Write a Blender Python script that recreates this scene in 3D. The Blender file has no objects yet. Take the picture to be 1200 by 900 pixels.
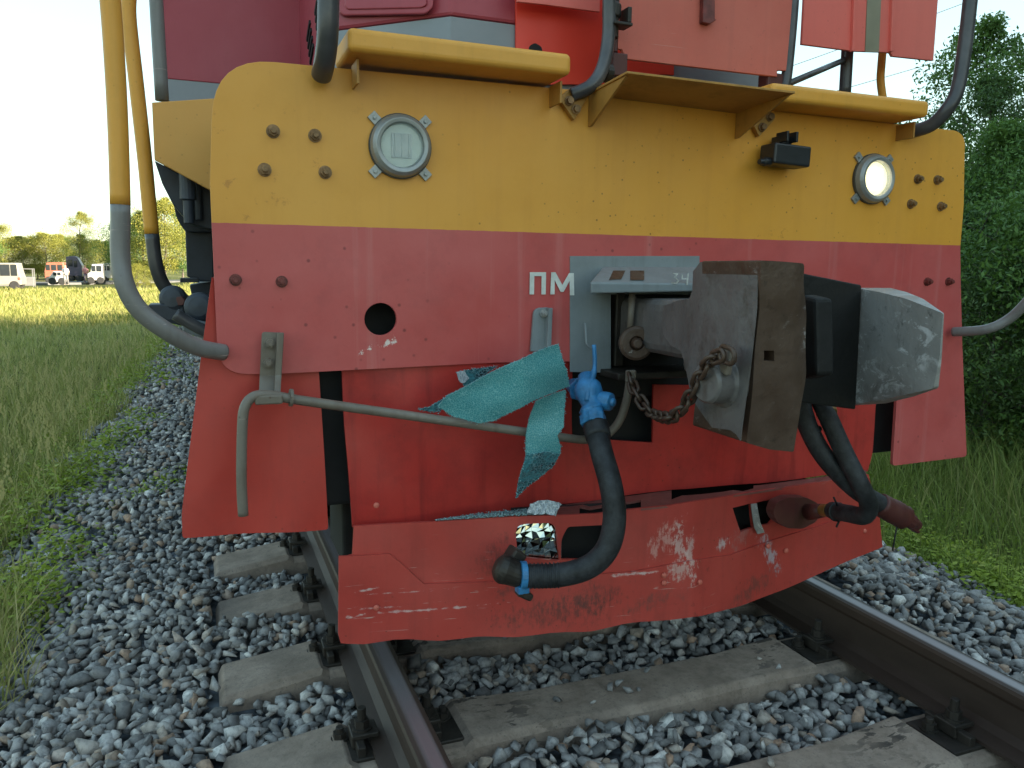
import bpy, bmesh, math, random
import numpy as np
from mathutils import Vector, Matrix
random.seed(7); rng = np.random.default_rng(11)
S = bpy.context.scene; C = S.collection
R = math.radians

# ------------------------------------------------------------------ camera
ROT = Matrix(((0.9311941850246109, 0.04164935623227729, -0.3621363291659476),
              (-0.36432494059142695, 0.13912408445661634, -0.9208212784178923),
              (0.012030271792604526, 0.9893987165190509, 0.14472543767786958)))
CAM = Vector((-1.25, 0.0, 1.12)); F = 920.0
cd = bpy.data.cameras.new('camera'); cam = bpy.data.objects.new('camera', cd); C.objects.link(cam)
cam.matrix_world = Matrix.Translation(CAM) @ ROT.to_4x4()
cd.sensor_width = 36; cd.lens = F/1200*36; cd.clip_start = 0.05; cd.clip_end = 4000
S.camera = cam
def ray(px, py): return ROT @ Vector((px-600.0, 450.0-py, -F))
def P(px, py, Y):                      # the point of the upright plane at distance Y seen at a pixel of the photograph
    d = ray(px, py); return CAM + d*((Y-CAM.y)/d.y)
def PX(px, py, X):                     # the same for a plane along the track
    d = ray(px, py); return CAM + d*((X-CAM.x)/d.x)
def G(px, py, z):                      # the same for a level plane
    d = ray(px, py); return CAM + d*((z-CAM.z)/d.z)
def project(p):
    q = ROT.transposed() @ (Vector(p)-CAM)
    if q.z > -0.05: return None
    return (600+F*q.x/-q.z, 450-F*q.y/-q.z, -q.z)

# ------------------------------------------------------------------ light
SUN_AZ = math.atan2(0.63, -0.77)       # direction the light travels, in the ground plane
SUN_EL = R(13.5)
W = bpy.data.worlds.new('World'); S.world = W; W.use_nodes = True
wt = W.node_tree; bg = wt.nodes['Background']
sky = wt.nodes.new('ShaderNodeTexSky'); sky.sky_type = 'NISHITA'; sky.sun_disc = False
sky.sun_elevation = SUN_EL
tosun = Vector((-math.cos(SUN_AZ), -math.sin(SUN_AZ)))
sky.sun_rotation = math.atan2(tosun.x, tosun.y)
sky.air_density = 1.0; sky.dust_density = .4; sky.ozone_density = 1.0
tm = wt.nodes.new('ShaderNodeMix'); tm.data_type = 'RGBA'; tm.blend_type = 'MULTIPLY'; tm.inputs[0].default_value = 1.0; tm.inputs[7].default_value = (.91, 1.0, .92, 1)
gm = wt.nodes.new('ShaderNodeGamma'); gm.inputs[1].default_value = .3; wt.links.new(sky.outputs[0], gm.inputs[0]); hs = wt.nodes.new('ShaderNodeHueSaturation'); hs.inputs['Saturation'].default_value = 1.9; wt.links.new(gm.outputs[0], hs.inputs['Color']); wt.links.new(hs.outputs[0], tm.inputs[6]); wt.links.new(tm.outputs[2], bg.inputs[0]); bg.inputs[1].default_value = 0.13
sd = bpy.data.lights.new('sun', 'SUN'); sd.energy = 3.3; sd.angle = R(0.6); sd.color = (1.0, 0.86, 0.66)
sun = bpy.data.objects.new('sun', sd); C.objects.link(sun)
dvec = Vector((math.cos(SUN_AZ)*math.cos(SUN_EL), math.sin(SUN_AZ)*math.cos(SUN_EL), -math.sin(SUN_EL)))
sun.rotation_euler = dvec.to_track_quat('-Z', 'Y').to_euler(); sun.location = (20, -20, 20)
S.view_settings.view_transform = 'Standard'; S.view_settings.look = 'None'
S.view_settings.exposure = 3.05; S.view_settings.gamma = 1.0
S.render.engine = 'CYCLES'

# ------------------------------------------------------------------ node helpers
class NT:
    def __init__(s, name):
        s.m = bpy.data.materials.new(name); s.m.use_nodes = True; s.t = s.m.node_tree
        s.b = s.t.nodes['Principled BSDF']; s.out = s.t.nodes['Material Output']
        s.geo = s.t.nodes.new('ShaderNodeNewGeometry'); s.pos = s.geo.outputs['Position']
    def n(s, k): return s.t.nodes.new(k)
    def l(s, a, b):
        if isinstance(a, (int, float)): b.default_value = a
        elif isinstance(a, (tuple, list)): b.default_value = (*a, 1) if len(a) == 3 and b.type == 'RGBA' else a
        else: s.t.links.new(a, b)
    def math(s, op, a, b=0.0, clamp=False):
        q = s.n('ShaderNodeMath'); q.operation = op; q.use_clamp = clamp; s.l(a, q.inputs[0]); s.l(b, q.inputs[1]); return q.outputs[0]
    def mix(s, f, a, b, blend='MIX'):
        q = s.n('ShaderNodeMix'); q.data_type = 'RGBA'; q.blend_type = blend
        s.l(f, q.inputs[0]); s.l(a, q.inputs[6]); s.l(b, q.inputs[7]); return q.outputs[2]
    def scaled(s, v, sc=(1, 1, 1), loc=(0, 0, 0)):
        q = s.n('ShaderNodeMapping'); q.inputs['Scale'].default_value = sc; q.inputs['Location'].default_value = loc
        s.l(v, q.inputs[0]); return q.outputs[0]
    def noise(s, scale, detail=4, rough=.6, v=None, dist=0):
        q = s.n('ShaderNodeTexNoise'); s.l(v or s.pos, q.inputs['Vector']); q.inputs['Scale'].default_value = scale
        q.inputs['Detail'].default_value = detail; q.inputs['Roughness'].default_value = rough; q.inputs['Distortion'].default_value = dist
        return q.outputs[0]
    def vor(s, scale, feature='F1', out='Distance', v=None, rnd=1):
        q = s.n('ShaderNodeTexVoronoi'); q.feature = feature; s.l(v or s.pos, q.inputs['Vector']); q.inputs['Scale'].default_value = scale
        q.inputs['Randomness'].default_value = rnd
        return q.outputs[out]
    def rng(s, v, a, b, c=0.0, d=1.0):
        q = s.n('ShaderNodeMapRange'); s.l(v, q.inputs[0])
        for i, x in enumerate((a, b, c, d)): q.inputs[1+i].default_value = x
        return q.outputs[0]
    def sep(s, v):
        q = s.n('ShaderNodeSeparateXYZ'); s.l(v, q.inputs[0]); return q.outputs
    def attr(s, name):
        q = s.n('ShaderNodeAttribute'); q.attribute_name = name; return q.outputs['Fac']
    def bump(s, h, strength=.3, dist=.01):
        q = s.n('ShaderNodeBump'); s.l(h, q.inputs['Height']); q.inputs['Strength'].default_value = strength
        q.inputs['Distance'].default_value = dist; s.l(q.outputs[0], s.b.inputs['Normal']); return q
    def spot(s, p, rx, rz, ang=0.0, soft=.35, warp=None):   # soft ellipse in the XZ plane round a point
        v = s.scaled(s.pos, (1, 1, 1), (-p[0], -p[1], -p[2]))
        q = s.n('ShaderNodeMapping'); q.inputs['Rotation'].default_value = (0, ang, 0); s.l(v, q.inputs[0])
        q2 = s.scaled(q.outputs[0], (1/rx, 0.4, 1/rz))
        ln = s.n('ShaderNodeVectorMath'); ln.operation = 'LENGTH'; s.l(q2, ln.inputs[0])
        d = ln.outputs['Value']
        if warp is not None: d = s.math('ADD', d, warp)
        return s.rng(d, 1.0, 1.0-soft)
    def set(s, **k):
        for a, v in k.items():
            s.l(v, s.b.inputs[{'col': 'Base Color', 'rough': 'Roughness', 'metal': 'Metallic', 'spec': 'Specular IOR Level'}.get(a, a)])
        return s.m

def plain(name, col, rough=.6, metal=0.0, var=.25, scale=8, bump=.15, bscale=40, spec=.5, bdist=.004):
    t = NT(name); n = t.noise(scale, 5); c2 = tuple(x*(1-var*1.6) for x in col); c3 = tuple(min(1, x*(1+var)) for x in col)
    t.set(col=t.mix(t.rng(n, .3, .7), c2, c3), rough=rough, metal=metal, spec=spec)
    if bump: t.bump(t.noise(bscale, 5), bump, bdist)
    return t.m

def worn(name, col, faded, dirt, rough=.45, seed=0, scratch=.0, specks=.5, fade=.5, extra=None, grime=.5):
    """weathered paint: fading clouds, vertical streaks, specks of rust, fine scratches"""
    t = NT(name); off = t.scaled(t.pos, (1, 1, 1), (seed*3.1, seed*1.7, seed*.9))
    cl = t.noise(1.7, 6, .62, off); c = t.mix(t.math('MULTIPLY', t.rng(cl, .35, .7), fade), col, faded)
    fine = t.noise(9, 8, .7, off); c = t.mix(t.math('MULTIPLY', t.rng(fine, .45, .75), .35*grime), c, dirt)
    st = t.noise(3.0, 6, .65, t.scaled(off, (7, 7, .35))); c = t.mix(t.math('MULTIPLY', t.rng(st, .52, .78), .45*grime), c, dirt)
    st2 = t.noise(2.0, 5, .65, t.scaled(off, (11, 11, .22), (4, 2, 1))); c = t.mix(t.math('MULTIPLY', t.rng(st2, .6, .8), .35*fade), c, faded)
    sp = t.rng(t.vor(38, v=off), .13, .06); spm = t.rng(t.noise(2.3, 3, .5, off), .47, .6)
    c = t.mix(t.math('MULTIPLY', t.math('MULTIPLY', sp, spm), .8*specks), c, (.07, .022, .012))
    bl = t.rng(t.noise(26, 4, .7, off), .63, .7); blm = t.rng(t.noise(1.3, 3, .5, t.scaled(off, (1, 1, 1), (9, 9, 9))), .5, .62)
    c = t.mix(t.math('MULTIPLY', t.math('MULTIPLY', bl, blm), .85*specks), c, dirt)
    if scratch:
        sc = t.noise(14, 3, .6, t.scaled(off, (.5, 1, 9), (3, 3, 3)), .6)
        m = t.rng(t.noise(2.2, 2, .5, t.scaled(off, (1, 1, 1), (5, 5, 5))), .56, .64)
        c = t.mix(t.math('MULTIPLY', t.math('MULTIPLY', t.rng(sc, .66, .7), m), scratch), c, (.55, .42, .38))
    if extra: c = extra(t, c)
    t.set(col=c, rough=t.math('ADD', t.math('MULTIPLY', fine, .25), rough-.1), spec=.4)
    t.bump(t.math('ADD', t.math('MULTIPLY', t.noise(3.0, 3), 1.0), t.math('MULTIPLY', t.noise(70, 3), .06)), .35, .012)
    return t.m

# ------------------------------------------------------------------ object helpers
WL = {}
def me_from(bm, name):
    me = bpy.data.meshes.new(name); bm.to_mesh(me); bm.free(); return me
def link(name, me, mat, parent=None, bevel=0, seg=2, smooth=False, recentre=True, weld=False):
    if mat is not None: me.materials.append(mat)
    o = bpy.data.objects.new(name, me); C.objects.link(o)
    base = WL[parent.name] if parent else Vector((0, 0, 0))
    cen = Vector((0, 0, 0))
    if recentre and len(me.vertices):
        co = np.empty(len(me.vertices)*3, 'f'); me.vertices.foreach_get('co', co); co = co.reshape(-1, 3)
        cen = Vector(((co.min(0)+co.max(0))/2).tolist()); me.transform(Matrix.Translation(-cen))
    WL[o.name] = cen
    if parent: o.parent = parent
    o.location = cen-base
    if smooth: me.polygons.foreach_set('use_smooth', [True]*len(me.polygons))
    if bevel:
        b = o.modifiers.new('bevel', 'BEVEL'); b.width = bevel; b.segments = seg; b.limit_method = 'ANGLE'; b.angle_limit = R(40)
        b.harden_normals = False
    return o
def thing(name, label, cat, loc, group=None):
    o = bpy.data.objects.new(name, None); C.objects.link(o); o.location = loc; WL[o.name] = Vector(loc)
    o.empty_display_size = .2
    return tag(o, label, cat, group)
def tag(o, label=None, cat=None, group=None, kind=None):
    if label: o['label'] = label
    if cat: o['category'] = cat
    if group: o['group'] = group
    if kind: o['kind'] = kind
    return o
def copy_tree(o, parent=None):
    c = o.copy(); C.objects.link(c); WL[c.name] = WL[o.name].copy()
    if parent: c.parent = parent
    for ch in [x for x in bpy.data.objects if x.parent == o]: copy_tree(ch, c)
    return c

def box(bm, c, s, rot=None):
    m = Matrix.Translation(c) @ (rot.to_4x4() if rot else Matrix.Identity(4)) @ Matrix.Diagonal((s[0], s[1], s[2], 1))
    return bmesh.ops.create_cube(bm, size=1, matrix=m)
def frames(path):
    T = []; n = len(path)
    for i in range(n): T.append((path[min(i+1, n-1)]-path[max(i-1, 0)]).normalized())
    u = T[0].orthogonal().normalized(); out = []
    for t in T:
        u = (u-t*u.dot(t)).normalized(); out.append((u, t.cross(u)))
    return out
def spline(pts, k=6):
    pts = [Vector(p) for p in pts]; out = []; n = len(pts)
    for i in range(n-1):
        a, b, c, d = pts[max(i-1, 0)], pts[i], pts[i+1], pts[min(i+2, n-1)]
        for j in range(k):
            t = j/k; out.append(.5*((2*b)+(c-a)*t+(2*a-5*b+4*c-d)*t*t+(3*b-a-3*c+d)*t**3))
    out.append(pts[-1]); return out
def tube(bm, path, r, n=14, caps=True):
    path = [Vector(p) for p in path]; fr = frames(path); rings = []
    for i, (p, (u, v)) in enumerate(zip(path, fr)):
        rr = r[i] if hasattr(r, '__len__') else r
        rings.append([bm.verts.new(p+(u*math.cos(2*math.pi*k/n)+v*math.sin(2*math.pi*k/n))*rr) for k in range(n)])
    for a, b in zip(rings, rings[1:]):
        for k in range(n): bm.faces.new((a[k], a[(k+1) % n], b[(k+1) % n], b[k]))
    if caps: bm.faces.new(rings[0][::-1]); bm.faces.new(rings[-1])
    return rings
def lathe(bm, c, axis, prof, n=24):        # prof: (distance along axis, radius)
    path = [Vector(c)+Vector(axis).normalized()*d for d, r in prof]; ax = Vector(axis).normalized()
    u = ax.orthogonal().normalized(); v = ax.cross(u); rings = []
    for (d, r), p in zip(prof, path):
        rings.append([bm.verts.new(p+(u*math.cos(2*math.pi*k/n)+v*math.sin(2*math.pi*k/n))*max(r, 1e-4)) for k in range(n)])
    for a, b in zip(rings, rings[1:]):
        for k in range(n): bm.faces.new((a[k], a[(k+1) % n], b[(k+1) % n], b[k]))
    bm.faces.new(rings[0][::-1]); bm.faces.new(rings[-1]); bmesh.ops.recalc_face_normals(bm, faces=bm.faces)
def mk(name, mat, parent, fn, **k):
    bm = bmesh.new(); fn(bm); bmesh.ops.recalc_face_normals(bm, faces=bm.faces); return link(name, me_from(bm, name), mat, parent, **k)
def fillet(pts, r, k=6):
    """round the corners of a polygon; r is one radius or one per corner"""
    out = []; n = len(pts)
    for i in range(n):
        rr = r[i] if hasattr(r, '__len__') else r
        p = Vector(pts[i][:2]); a = Vector(pts[i-1][:2]); b = Vector(pts[(i+1) % n][:2])
        if rr <= 0: out.append((p.x, p.y)); continue
        da = (a-p); db = (b-p); q = min(rr, da.length*.48, db.length*.48); s_, e = p+da.normalized()*q, p+db.normalized()*q
        for j in range(k+1):
            t = j/k; v = s_*(1-t)**2+p*2*t*(1-t)+e*t*t; out.append((v.x, v.y))
    return out
def sheet(name, outline, mat, parent, depth, thick=.012, holes=(), cx=(), cy=(), dent=None, bevel=.0015, tdir=(0, 1, 0), mapper=None, smooth=False, tfun=None):
    """a plate: outline and holes read off the photograph, put on its plane (or folded surface) and given thickness"""
    bm = bmesh.new(); edges = []
    for loop in [outline, *holes]:
        vs = [bm.verts.new((x, y, 0)) for x, y in loop]
        for i in range(len(vs)): edges.append(bm.edges.new((vs[i], vs[(i+1) % len(vs)])))
    bmesh.ops.triangle_fill(bm, use_beauty=True, use_dissolve=False, edges=edges)
    for x in cx: bmesh.ops.bisect_plane(bm, geom=bm.verts[:]+bm.edges[:]+bm.faces[:], plane_co=(x, 0, 0), plane_no=(1, 0, 0))
    for y in cy: bmesh.ops.bisect_plane(bm, geom=bm.verts[:]+bm.edges[:]+bm.faces[:], plane_co=(0, y, 0), plane_no=(0, 1, 0))
    bound = [e for e in bm.edges if len(e.link_faces) == 1]
    dfn = depth if callable(depth) else (lambda x, y: depth)
    mp = mapper or P
    td = Vector(tdir)*thick; back = {}
    for v in list(bm.verts):
        x, y = v.co.x, v.co.y; w = mp(x, y, dfn(x, y))
        if dent: w = w+Vector(dent(x, y))
        v.co = w; back[v] = bm.verts.new(w+td*(tfun(x, y) if tfun else 1))
    for f in list(bm.faces): bm.faces.new([back[v] for v in reversed(f.verts)])
    for e in bound: a, b = e.verts; bm.faces.new((a, b, back[b], back[a]))
    bmesh.ops.recalc_face_normals(bm, faces=bm.faces)
    if dent and not smooth:
        me = me_from(bm, name); me.polygons.foreach_set('use_smooth', [True]*len(me.polygons)); me.set_sharp_from_angle(angle=R(32)); return link(name, me, mat, parent, bevel=0)
    if not cx and not cy: bmesh.ops.dissolve_limit(bm, angle_limit=R(.5), verts=bm.verts, edges=bm.edges)
    return link(name, me_from(bm, name), mat, parent, bevel=bevel, smooth=smooth)
def prism(name, px_pts, mat, parent, X, thick, bevel=.004, **k):   # plate standing along the track, thickened in +X
    return sheet(name, px_pts, mat, parent, X, thick, tdir=(1, 0, 0), mapper=PX, bevel=bevel, **k)
def pixtube(name, pts, mat, parent, r, k=6, n=14):           # pts: (px, py, Y)
    return mk(name, mat, parent, lambda bm: tube(bm, spline([P(*p) for p in pts], k), r, n), smooth=True)
def hexbolt(bm, c, axis, r, h, stud=0):
    ax = Vector(axis).normalized(); lathe(bm, c, ax, [(0, r*1.45), (h*.25, r*1.45)], 16)
    u = ax.orthogonal().normalized(); a = random.random()
    u = Matrix.Rotation(a, 3, ax) @ u; v = ax.cross(u); c = Vector(c)+ax*h*.25
    A = [bm.verts.new(c+(u*math.cos(k*math.pi/3)+v*math.sin(k*math.pi/3))*r*1.12) for k in range(6)]
    B = [bm.verts.new(w.co+ax*h) for w in A]
    for k in range(6): bm.faces.new((A[k], A[(k+1) % 6], B[(k+1) % 6], B[k]))
    bm.faces.new(B); bm.faces.new(A[::-1])
    if stud: lathe(bm, c+ax*h*.9, ax, [(0, r*.66), (stud, r*.66), (stud+.001, r*.6)], 10)
def np_mesh(name, V, Fc, tint=None):
    me = bpy.data.meshes.new(name); k = Fc.shape[1]
    me.vertices.add(len(V)); me.vertices.foreach_set('co', V.astype('f').ravel())
    me.loops.add(Fc.size); me.loops.foreach_set('vertex_index', Fc.astype('i').ravel())
    me.polygons.add(len(Fc)); me.polygons.foreach_set('loop_start', (np.arange(len(Fc))*k).astype('i'))
    me.polygons.foreach_set('loop_total', np.full(len(Fc), k, 'i'))
    if tint is not None:
        a = me.attributes.new('tint', 'FLOAT', 'POINT'); a.data.foreach_set('value', tint.astype('f'))
    me.update(calc_edges=True); return me

# ------------------------------------------------------------------ materials
YEL = (.74, .325, .04); YEL2 = (.76, .375, .08); RED = (.42, .045, .035); REDF = (.56, .13, .115)
def plate_extra(t, c):
    # the red lower half of the end plate: same weathering on another base colour
    z = t.sep(t.pos)[2]; off = t.scaled(t.pos, (1, 1, 1), (5, 2, 1))
    cl = t.noise(1.7, 6, .62, off); r = t.mix(t.rng(cl, .3, .7), (.47, .06, .055), (.57, .125, .12))
    fine = t.noise(9, 8, .7, off); r = t.mix(t.math('MULTIPLY', t.rng(fine, .5, .75), .3), r, (.25, .05, .05))
    st = t.noise(2.0, 5, .6, t.scaled(off, (9, 9, .25))); r = t.mix(t.math('MULTIPLY', t.rng(st, .58, .78), .35), r, (.62, .3, .28))
    sp = t.rng(t.vor(24, v=off), .14, .06); spm = t.rng(t.noise(2.3, 3, .5, off), .45, .55)
    r = t.mix(t.math('MULTIPLY', t.math('MULTIPLY', sp, spm), .6), r, (.1, .02, .02))
    s1 = P(435, 408, 2.02); wv = t.rng(t.noise(30, 4, .7), .3, .7, -.5, 1.3)
    r = t.mix(t.spot(s1, .075, .012, R(20), .3, wv), r, (.75, .6, .55))
    m = t.math('LESS_THAN', t.math('ADD', z, t.math('MULTIPLY', t.noise(30, 3), .003)), 1.2220)
    return t.mix(m, c, r)
M = {}
M['plate'] = worn('end plate paint', YEL, YEL2, (.5, .2, .035), .42, 1, 0, .9, .5, plate_extra, .45)
M['yellow'] = worn('yellow paint', YEL, YEL2, (.36, .2, .04), .45, 2, 0, .4, .5, None, .6)
M['yellow_light'] = worn('dusty yellow paint', (.66, .30, .06), (.68, .35, .09), (.42, .27, .08), .5, 3, 0, .3, .6, None, .3)
M['yellow_dirty'] = worn('grimy yellow paint', (.42, .20, .04), (.48, .26, .07), (.10, .055, .02), .5, 4, 0, .6, .4, None, 1.2)
M['wing'] = worn('red wing paint', (.46, .038, .026), (.51, .07, .055), (.2, .03, .025), .42, 5, 0, .6, .5, None, .7)
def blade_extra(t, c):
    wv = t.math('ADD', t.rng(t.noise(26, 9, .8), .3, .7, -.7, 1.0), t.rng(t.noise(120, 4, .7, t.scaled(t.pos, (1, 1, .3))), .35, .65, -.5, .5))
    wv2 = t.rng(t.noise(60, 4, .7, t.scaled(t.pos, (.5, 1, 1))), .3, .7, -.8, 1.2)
    for (px, py, rx, rz, a, col, soft) in ((780, 633, .07, .035, .9, (.6, .33, .29), .4), (800, 640, .02, .07, .2, (.6, .45, .42), .3), (812, 652, .018, .07, 0, (.62, .45, .42), .3),
                                     (745, 671, .09, .006, .02, (.7, .62, .6), .5), (500, 713, .17, .0045, .02, (.68, .55, .53), .5), (428, 690, .05, .004, .15, (.68, .55, .53), .5), (440, 712, .06, .004, 0, (.65, .5, .5), .5),
                                     (418, 722, .03, .005, .2, (.75, .65, .62), .5), (470, 693, .13, .003, 0, (.6, .4, .38), .5),
                                     (902, 648, .03, .07, .5, (.42, .45, .5), .35), (872, 628, .05, .04, .6, (.35, .15, .14), .4), (850, 640, .03, .02, .1, (.6, .55, .55), .4),
                                     (800, 668, .05, .03, .3, (.55, .4, .36), .4), (650, 716, .20, .05, 0, (.07, .035, .03), .8), (690, 700, .12, .05, .1, (.1, .04, .035), .8), (585, 655, .07, .06, .7, (.12, .035, .03), .5), (760, 705, .1, .03, .2, (.14, .06, .05), .6),  # dark red spot beside the brake hose end is a painted-in shadow
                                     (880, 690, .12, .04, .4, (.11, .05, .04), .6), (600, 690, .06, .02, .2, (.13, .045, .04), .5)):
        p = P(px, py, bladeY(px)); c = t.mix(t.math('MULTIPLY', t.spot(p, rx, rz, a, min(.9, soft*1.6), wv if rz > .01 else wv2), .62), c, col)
    return c
def bladeY(px):
    return 2.0+(px-400)/(812-400)*-.17 if px < 812 else 1.83+(px-812)/(1033-812)*.20
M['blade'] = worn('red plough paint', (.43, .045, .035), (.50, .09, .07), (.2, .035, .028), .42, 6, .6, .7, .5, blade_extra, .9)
M['centre'] = worn('red centre panel paint', (.44, .028, .022), (.48, .055, .046), (.15, .012, .012), .38, 7, .5, 1.0, .6, None, 1.5)
M['maroon'] = worn('faded maroon paint', (.36, .045, .065), (.43, .085, .11), (.2, .04, .05), .42, 8, 0, .2, .6, None, .3)
M['band'] = plain('pale grey paint', (.25, .265, .29), .45, 0, .12, 2.5, .05)
M['orange'] = plain('fresh orange red paint', (.78, .055, .03), .4, 0, .12, 1.5, .06)
M['flap'] = worn('dusty red primer', (.56, .12, .085), (.62, .19, .14), (.3, .09, .07), .55, 9, .3, .5, .6, None, .5)
M['flap2'] = worn('salmon red paint', (.76, .15, .12), (.78, .20, .16), (.45, .1, .08), .5, 10, 0, .2, .4, None, .3)
M['olive'] = plain('grey olive stripe', (.3, .27, .19), .5, 0, .15, 4, .05)
M['greypipe'] = worn('dull grey pipe', (.17, .16, .155), (.27, .255, .245), (.09, .07, .055), .35, 11, .9, .5, .6, None, .9)
M['darkpipe'] = plain('dark blue grey pipe', (.07, .066, .07), .32, 0, .3, 10, .1)
M['rodrust'] = worn('rusty grey rod', (.15, .125, .10), (.28, .25, .22), (.09, .042, .02), .4, 12, .9, .8, .6, None, 1.3)
M['steel'] = plain('greasy dark steel', (.035, .028, .023), .5, .3, .35, 15, .4)
M['bolt'] = plain('rusty brown bolt', (.26, .15, .07), .55, .4, .35, 40, .3, 120)
M['boltdark'] = plain('dark red bolt', (.16, .03, .025), .5, 0, .35, 40, .3, 120)
M['black'] = plain('black steel and painted shade', (.012, .012, .013), .8, 0, .3, 6, .1)  # black parts, and the painted shade behind the plate and plough openings
M['under'] = plain('blue black underframe', (.03, .036, .05), .5, 0, .4, 6, .2)
def iron(name, a, b, rust, amt, scr=0.0, seed=0, rough=.42):
    t = NT(name); off = t.scaled(t.pos, (1, 1, 1), (seed, seed*2, seed*.7))
    c = t.mix(t.rng(t.noise(6, 7, .65, off), .3, .7), a, b)
    c = t.mix(t.math('MULTIPLY', t.rng(t.noise(7, 8, .72, t.scaled(off, (1.3, 1.3, .7))), .62-amt*.25, .78-amt*.25), .85), c, rust)
    c = t.mix(t.math('MULTIPLY', t.rng(t.noise(34, 5, .7, off), .6, .7), .6), c, tuple(x*.35 for x in a))
    if scr:
        sc = t.rng(t.noise(26, 7, .78, t.scaled(off, (.8, .6, 1.1)), .8), .53 if scr >= 1 else .575, .61 if scr >= 1 else .65)
        m = t.rng(t.noise(5, 4, .6, t.scaled(off, (1, 1.4, 1.4), (2, 2, 2))), .43 if scr >= 1 else .48, .55 if scr >= 1 else .60)
        c = t.mix(t.math('MULTIPLY', t.math('MULTIPLY', sc, m), scr), c, (.62, .60, .60))
    t.set(col=c, rough=t.rng(t.noise(12, 4, .6, off), .3, .7, rough-.12, rough+.2), metal=.15, spec=.5)
    t.bump(t.math('ADD', t.noise(5, 5), t.math('MULTIPLY', t.noise(60, 4), .25)), .55, .012); return t.m
M['iron'] = iron('cast iron with grey paint', (.10, .09, .088), (.165, .15, .148), (.05, .032, .02), .3, 0, 5)
M['ironrust'] = iron('worn brown cast iron', (.062, .034, .022), (.11, .07, .05), (.035, .018, .010), .25, .55, 2, .5)
M['irontooth'] = iron('scraped grey cast iron', (.24, .225, .215), (.36, .34, .325), (.07, .05, .04), .15, 1.0, 4, .45)
M['irondark'] = iron('greasy cast iron with painted shade', (.004, .0035, .003), (.008, .007, .006), (.012, .008, .006), .1, 0, 6, .7)  # grease, with the shade of the deep mouth put into the colour
M['greyplate'] = worn('grey bracket paint', (.20, .225, .24), (.27, .30, .32), (.09, .085, .08), .42, 13, .2, .4, .6, None, .9)
M['chain'] = iron('rusty chain iron', (.055, .032, .022), (.10, .06, .04), (.04, .02, .013), .5, 0, 8)
def rubber(name, a):
    t = NT(name); w = t.noise(28, 5, .65); c = t.mix(t.rng(w, .35, .7), tuple(x*.5 for x in a), tuple(min(1, x*1.7) for x in a))
    t.set(col=c, rough=.55, spec=.35); t.bump(t.math('ADD', t.noise(45, 4), t.math('MULTIPLY', t.noise(200, 2), .4)), .5, .004); return t.m
M['hose'] = rubber('black rubber hose', (.022, .023, .026)); M['blueval'] = plain('flaking blue paint', (.035, .20, .43), .42, 0, .35, 22, .5, 60)
M['brass'] = plain('tarnished brass collar', (.32, .17, .05), .45, .5, .3, 30, .3)
M['redcap'] = worn('dirty dark red casting', (.075, .016, .013), (.13, .045, .038), (.06, .02, .02), .45, 14, .8, .8, .5, None, 1.3)
M['white'] = plain('worn white paint', (.66, .66, .62), .6, 0, .12, 30, .05)
M['chalk'] = plain('chalk mark', (.5, .5, .47), .9, 0, .3, 60, 0)
M['ring'] = plain('galvanised lamp ring', (.34, .35, .35), .42, .45, .15, 12, .15)
M['ringdark'] = plain('dark rubber gasket', (.06, .06, .055), .6, 0, .2, 20, .1)
M['plastic'] = plain('black plastic housing', (.016, .018, .022), .38, 0, .25, 12, .1)
t = NT('clear lamp glass'); t.set(col=(.75, .85, .82), rough=.08, spec=.6); tr_ = t.n('ShaderNodeBsdfTransparent'); mx_ = t.n('ShaderNodeMixShader'); mx_.inputs[0].default_value = .22; t.l(tr_.outputs[0], mx_.inputs[1]); t.l(t.b.outputs[0], mx_.inputs[2]); t.l(mx_.outputs[0], t.out.inputs[0]); M['lampglass'] = t.m
t = NT('lamp reflector'); t.set(col=(.62, .66, .60), rough=.35, metal=.1); t.bump(t.noise(14, 3), .2, .01); M['reflector'] = t.m
t = NT('glowing lamp'); t.set(col=(.9, .85, .6), rough=.3); t.b.inputs['Emission Color'].default_value = (1, .84, .42, 1); t.b.inputs['Emission Strength'].default_value = .22; M['lit'] = t.m
t = NT('glowing filament panel'); t.set(col=(1, 1, .9), rough=.3); t.b.inputs['Emission Color'].default_value = (1, .95, .8, 1); t.b.inputs['Emission Strength'].default_value = .5; M['filament'] = t.m
# turquoise crazed film
def crazed():
    t = NT('turquoise crazed glass film'); e = t.rng(t.vor(170, 'DISTANCE_TO_EDGE'), .0, .09)
    c = t.mix(t.rng(t.noise(9, 5), .3, .7), (.04, .24, .27), (.08, .34, .37)); c = t.mix(t.math('MULTIPLY', t.math('SUBTRACT', 1, e), .6), c, (.4, .66, .68))
    c = t.mix(t.math('MULTIPLY', t.vor(170, 'F1', 'Color'), .0), c, c)
    t.set(col=c, rough=.3, spec=.6); t.bump(t.math('ADD', t.vor(230), t.math('MULTIPLY', t.noise(14, 4), .5)), .45, .003); return t.m
M['film'] = crazed()
def filmdark():
    t = NT('clear edge of crazed film'); e = t.rng(t.vor(120, 'DISTANCE_TO_EDGE'), .0, .1)
    c = t.mix(t.math('MULTIPLY', t.rng(t.noise(22, 4), .4, .62), 1), t.mix(e, (.3, .5, .58), (.03, .07, .085)), (.08, .3, .36)); t.set(col=c, rough=.2, spec=.7); t.bump(t.vor(120), .8, .004)
    t.b.inputs['Transmission Weight'].default_value = .3; return t.m
M['film2'] = filmdark()
M['crumbs'] = plain('blue green glass crumbs', (.22, .36, .38), .25, 0, .5, 220, 0, spec=.8)
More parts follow.
